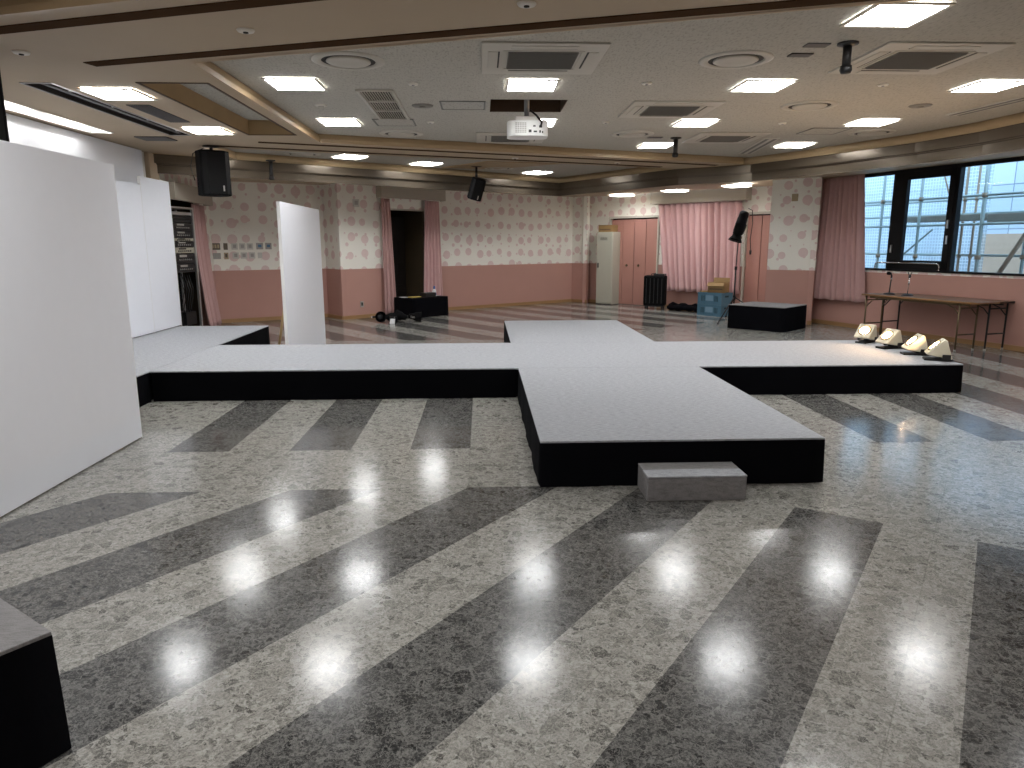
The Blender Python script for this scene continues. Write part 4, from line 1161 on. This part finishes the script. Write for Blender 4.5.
# ------------------------------------------------------------------ things on and before the doorway box
BT = .411
def on_box(s, d): p = on_wall(DW0, DW1, .72 + s, .53 + d); return (p.x, p.y)
t = thing('bottle', 'white bottle with blue cap on the black box by the doorway', 'bottle', (*on_box(.27, .12), BT), 0)
obj('body', lathe(nb(), [(0, 0), (.042, 0), (.045, .01), (.045, .10), (.030, .14), (.016, .155), (.016, .17), (0, .17)], seg=20), 'bottle_white', t, smooth=True)
obj('cap', lathe(nb(), [(.021, .155), (.021, .195), (.012, .22), (0, .22)], seg=16), 'bottle_blue', t, smooth=True)
obj('label_band', lathe(nb(), [(.0455, .03), (.0462, .035), (.0462, .075), (.0455, .08)], seg=20), 'bottle_blue', t, smooth=True)
t = thing('black_mixer', 'low black device on the middle of the black box', 'audio device', (*on_box(.05, .16), BT), bang + rad(4))
obj('body', box(nb(), 0, 0, .045, .30, .20, .09), 'black_plastic', t, bevel=.012)
bm = nb()
for i in range(5): cyl(bm, (-.1 + i * .05, -.02, .09), (-.1 + i * .05, -.02, .105), .011, seg=10)
obj('knobs', bm, 'plate_grey', t)
tag(obj('yellow_card', box(nb(), 0, 0, .008, .24, .16, .016), 'yellow_paper', loc=(*on_box(-.24, .06), BT), rot=(0, 0, bang)), 'flat yellow packet on the left of the black box', 'packet')
tag(obj('paper_sheet', box(nb(), 0, 0, .003, .17, .22, .006), 'paper', loc=(*on_box(.38, -.05), BT), rot=(0, 0, bang + .2)), 'white paper lying on the right end of the black box', 'paper')
tag(obj('paper_sheet', box(nb(), 0, 0, .003, .13, .18, .006), 'paper', loc=(*on_box(-.39, -.1), BT), rot=(0, 0, bang - .1)), 'white paper lying on the left end of the black box', 'paper')
def par_lamp(label, x, y, rz, tilt):
    t = thing('clip_lamp', label, 'lamp', (x, y, .108), 0, 'black clip lamps heaped on the floor', rot=(tilt, 0, rz))
    obj('shade', lathe(nb(), [(.085, -.10), (.080, -.10), (.070, -.02), (.048, .03), (.040, .08), (.02, .10), (0, .10), ], seg=24), 'black_matte', t, smooth=True)
    obj('bulb', lathe(nb(), [(0, -.085), (.040, -.075), (.052, -.05), (.03, 0), (0, .01)], seg=18), 'black_plastic', t, smooth=True)
    obj('clip', box(nb(), .08, 0, .06, .09, .03, .02), 'black_metal', t, bevel=.004)
    obj('clip_jaw', box(nb(), .115, 0, .035, .025, .03, .05), 'chrome', t, bevel=.003)
    for ch in [c for c in bpy.data.objects if c.parent == t]: ch.data.transform(Matrix.Scale(1.28, 4))
par_lamp('leftmost black clip lamp of the heap by the doorway curtain', -2.02, 14.08, rad(200), rad(95))
par_lamp('black clip lamp in the heap with its back to the box, second from left', -1.80, 13.98, rad(-30), rad(80))
par_lamp('black clip lamp in the heap, second from the right', -1.60, 14.18, rad(60), rad(100))
par_lamp('rightmost black clip lamp of the heap before the black box', -1.33, 14.10, rad(-80), rad(85))
tag(obj('white_tag', box(nb(), 0, 0, .05, .10, .012, .10), 'paper', loc=(-1.74, 13.80, 0.0), rot=(-.35, 0, -.3)), 'small white card leaning against the heap of black lamps', 'card')

# ------------------------------------------------------------------ folding tables
def folding_table(label, cx, cy, rz, top, edge, leg, L=1.80, D=.45, H=.70, inset=(.14, .14)):
    t = thing('folding_table', label, 'table', (cx, cy, 0), rz)
    tp_ = obj('tabletop', box(nb(), 0, 0, H - .013, L, D, .026), top, t, bevel=.004)
    bm = nb(); r = .014
    obj('edge_band', tube(nb(), [(-L / 2, -D / 2, H - .013), (L / 2, -D / 2, H - .013), (L / 2, D / 2, H - .013), (-L / 2, D / 2, H - .013)], .014, 8, closed=True), edge, t, smooth=True)
    obj('under_rail', box(nb(), 0, -D / 2 + .05, H - .045, L * .88, .02, .035), leg, t)
    obj('under_rail', box(nb(), 0, D / 2 - .05, H - .045, L * .88, .02, .035), leg, t)
    for sx in (-1, 1):
        x = sx * (L / 2 - inset[0 if sx < 0 else 1])
        for sy in (-1, 1):
            y = sy * (D / 2 - .045)
            l_ = obj('leg', cyl(nb(), (x, y, .02), (x, y, H - .03), .013, .013, 12), leg, t, smooth=True)
            obj('foot_cap', cyl(nb(), (x, y, 0), (x, y, .03), .016, .015, 12), 'plate_grey', l_, smooth=True)
        obj('cross_bar', cyl(nb(), (x, -D / 2 + .045, .24), (x, D / 2 - .045, .24), .010), leg, t, smooth=True)
        obj('cross_bar', cyl(nb(), (x, -D / 2 + .045, H - .10), (x, D / 2 - .045, H - .10), .010), leg, t, smooth=True)
        for sy in (-1, 1):
            y = sy * (D / 2 - .06)
            obj('brace', tube(nb(), [(x, y, H - .20), (x - sx * .10, y, H - .10), (x - sx * .26, y, H - .045)], .008, 6), leg, t, smooth=True)
    return t
TR = wang
wu = Vector((math.cos(wang), math.sin(wang))); wn_ = Vector((wu.y, -wu.x))
c1 = Vector((6.645, 10.42))
folding_table('brown topped folding table under the window, nearer the stage', c1.x, c1.y, TR, 'table_top', 'table_edge', 'brass', 1.96, .44, .715, (.05, .27))
c2 = c1 + wu * -.14 - wn_ * .478
folding_table('black legged folding table against the window wall, behind the brown one', c2.x, c2.y, TR, 'table_top', 'black_metal', 'black_metal', 1.98, .44, .70, (.10, .06))
def microphone(label, x, y, z, rz, kind):
    t = thing('table_microphone', label, 'microphone', (x, y, z), rz)
    obj('base', lathe(nb(), [(0, 0), (.085, 0), (.085, .010), (.06, .020), (.018, .028), (0, .03)], seg=28), 'black_metal', t, smooth=True)
    if kind == 0:
        obj('stem', tube(nb(), [(0, 0, .02), (.005, 0, .16), (.012, 0, .25)], .010), 'black_metal', t, smooth=True)
        obj('collar', cyl(nb(), (.010, 0, .22), (.013, 0, .26), .014), 'chrome', t, smooth=True)
        obj('holder', tube(nb(), [(.012, 0, .25), (.012, 0, .30), (-.02, 0, .33)], .014), 'black_plastic', t, smooth=True)
        obj('microphone_head', lathe(nb(), [(0, 0), (.018, .0), (.026, .03), (.024, .06), (0, .075)], seg=18, mtx=Matrix.Translation((0, 0, .322)) @ Matrix.Rotation(rad(-80), 4, 'Y')), 'black_matte', t, smooth=True)
    else:
        obj('stem', tube(nb(), [(0, 0, .02), (.004, 0, .18), (.006, 0, .28)], .007), 'chrome', t, smooth=True)
        obj('collar', cyl(nb(), (.003, 0, .17), (.005, 0, .21), .013), 'chrome', t, smooth=True)
        obj('holder', tube(nb(), [(.006, 0, .27), (.01, 0, .32)], [.016, .020]), 'black_plastic', t, smooth=True)
        obj('clip_fork', tube(nb(), [(-.012, 0, .32), (-.02, 0, .36)], .006), 'black_plastic', t, smooth=True)
        obj('clip_fork', tube(nb(), [(.025, 0, .32), (.034, 0, .36)], .006), 'black_plastic', t, smooth=True)
def on_t1(s, d, z=.7155): q = c1 + wu * s + wn_ * d; return (q.x, q.y, z)
m1, m2 = on_t1(-.70, -.04), on_t1(-.36, -.04)
microphone('black gooseneck microphone on the brown table, left one', *m1, 0, 0)
microphone('slim chrome microphone stand on the brown table, right one', *m2, 0, 1)

# ------------------------------------------------------------------ windows
wt = empty_struct('window_1', on_wn(0), wang)       # local x along wall, local +y = outside
def bar(name, s0, s1, z0, z1, m='window_black', y0=.0, dpt=.08, par=None):
    return obj(name, box(nb(), (s0 + s1) / 2, y0 + dpt / 2, (z0 + z1) / 2, s1 - s0, dpt, z1 - z0), m, par or wt, bevel=.003)
SR = 3.82
bar('sill', -.33, SR, 1.055, 1.085, y0=-.03, dpt=.12)
bar('head', -.33, SR, 2.64, 2.70)
bar('mullion', -.33, -.29, 1.08, 2.66); bar('mullion', SR - .05, SR, 1.08, 2.66)
bar('mullion', .545, .60, 1.08, 2.66, y0=-.01, dpt=.10); bar('mullion', 1.70, 1.755, 1.08, 2.66, y0=-.01, dpt=.10)
pa = obj('pane', box(nb(), .13, .05, 1.87, .84, .006, 1.58), 'glass', wt)
pb = obj('pane', box(nb(), 2.76, .05, 1.87, 2.02, .006, 1.58), 'glass', wt)
# opening sash in the middle
sash = empty_struct('window_2', on_wn(0), wang)
bar('stile', .60, .835, 1.085, 2.645, y0=-.02, dpt=.07, par=sash); bar('stile', 1.60, 1.70, 1.085, 2.645, y0=-.02, dpt=.07, par=sash)
bar('rail', .60, 1.70, 1.085, 1.235, y0=-.02, dpt=.07, par=sash); bar('rail', .60, 1.70, 2.53, 2.645, y0=-.02, dpt=.07, par=sash)
obj('pane', box(nb(), 1.22, .03, 1.88, .78, .006, 1.32), 'glass', sash)
obj('handle', box(nb(), .645, -.035, 1.42, .022, .03, .13), 'alu', sash, bevel=.006)
obj('handle', box(nb(), 1.665, -.035, 1.56, .022, .03, .13), 'alu', sash, bevel=.006)
obj('handle', box(nb(), 1.655, -.035, 1.80, .022, .03, .13), 'alu', sash, bevel=.006)
g = thing('guard_rail', 'bent steel guard rail on the window sill before the sash', 'rail', on_wn(.33, .02, 1.086), wang)
obj('tube', tube(nb(), [(0, 0, 0), (0, 0, .06), (.02, -.005, .095), (.06, -.01, .105), (.62, -.01, .105), (1.20, -.01, .105), (1.235, -.005, .095), (1.25, 0, .06), (1.25, 0, 0)], .012, 10), 'chrome', g, smooth=True)
obj('flange', lathe(nb(), [(0, 0), (.026, 0), (.024, .010), (0, .012)], (0, 0, 0), 16), 'chrome', g, smooth=True)
obj('flange', lathe(nb(), [(0, 0), (.026, 0), (.024, .010), (0, .012)], (1.25, 0, 0), 16), 'chrome', g, smooth=True)

# ------------------------------------------------------------------ outside the windows
def on_out(s, off, z=0.0): return on_wn(s, -off, z)
ex = empty_struct('exterior_facade', on_out(-9, 4.6), wang)
bm = nb(); uvl = bm.loops.layers.uv.new('UVMap')
def uvquad(q):
    f = bm.faces.new([bm.verts.new(v) for v in q])
    for lp, v in zip(f.loops, q): lp[uvl].uv = (v[0], v[2])
uvquad(((0, 0, -4), (22, 0, -4), (22, 0, 8), (0, 0, 8)))
obj('cladding', bm, 'facade', ex)
for s, z, w, h in ((8.2, .9, 1.0, 1.6), (11.0, 2.0, 1.3, 1.4), (13.2, .8, 1.1, 1.0)):
    obj('wall_panel', box(nb(), s, -.03, z, w, .05, h), 'far_block' if s < 9 else 'facade', ex)
eg = empty_struct('exterior_ground', on_out(-9, 5.0), wang)
obj('ground', box(nb(), 11, -2.0, -1.5, 22, 6, .1), 'plank', eg)
sf = thing('scaffold', 'steel scaffold outside the window', 'scaffold', on_out(0, 1.1, 0), wang)
def pole(x, r=.025, m='scaf', y=0.0, z0=-1.44, z1=4.2):
    p = obj('upright', cyl(nb(), (x, y, z0), (x, y, z1), r, r, 12), m, sf, smooth=True)
    for z in (1.28, 2.28): obj('coupler', cyl(nb(), (x, y, z - .035), (x, y, z + .035), r * 1.6, r * 1.6, 10), 'scaf_rust', p, smooth=True)
pole(-.69); pole(.14); pole(1.34, .030); pole(3.2)
pole(.40, .022, 'scaf_rust', .75); pole(.62, .020, 'scaf_rust', .75); pole(1.56, .028, 'scaf', .75); pole(1.68, .020, 'scaf', .75); pole(1.95, .020, 'scaf', .75); pole(2.9, .025, 'scaf', .75)
for z, y in ((2.28, 0), (1.82, 0), (2.28, .75), (2.02, .75), (1.30, .75)):
    obj('ledger', cyl(nb(), (-2.5, y, z), (4.2, y, z), .022, .022, 12), 'scaf', sf, smooth=True)
obj('walkway', box(nb(), 2.75, .36, 1.90, 2.75, .60, .16), 'plank', sf, bevel=.01)
obj('walkway', box(nb(), .45, .40, 1.94, 1.70, .50, .10), 'plank', sf, bevel=.01)
obj('diagonal', cyl(nb(), (1.62, .1, .95), (2.12, .1, 1.84), .035, .035, 12), 'scaf_rust', sf, smooth=True)
obj('diagonal', cyl(nb(), (-.6, .1, 1.0), (.35, .1, 1.75), .016, .016, 10), 'scaf', sf, smooth=True)
obj('diagonal', cyl(nb(), (.3, .2, 2.9), (.62, .2, 2.1), .014, .014, 10), 'scaf_rust', sf, smooth=True)
obj('bucket', lathe(nb(), [(0, 0), (.035, 0), (.075, .12), (.078, .14), (0, .14)], (.40, .45, 2.34), 20), 'scaf_rust', sf, smooth=True)
nt = bmesh.new(); uvl = nt.loops.layers.uv.new('UVMap')
q = ((-4.5, 1.35, -1.4), (.42, 1.35, -1.4), (.42, 1.35, 4.5), (-4.5, 1.35, 4.5))
f = nt.faces.new([nt.verts.new(v) for v in q])
for lp, v in zip(f.loops, q): lp[uvl].uv = (v[0], v[2])
no = obj('netting', nt, 'netting', loc=on_out(0, 1.1, 0), rot=(0, 0, wang)); tag(no, 'pale blue safety netting hung behind the scaffold at the left pane', 'netting')
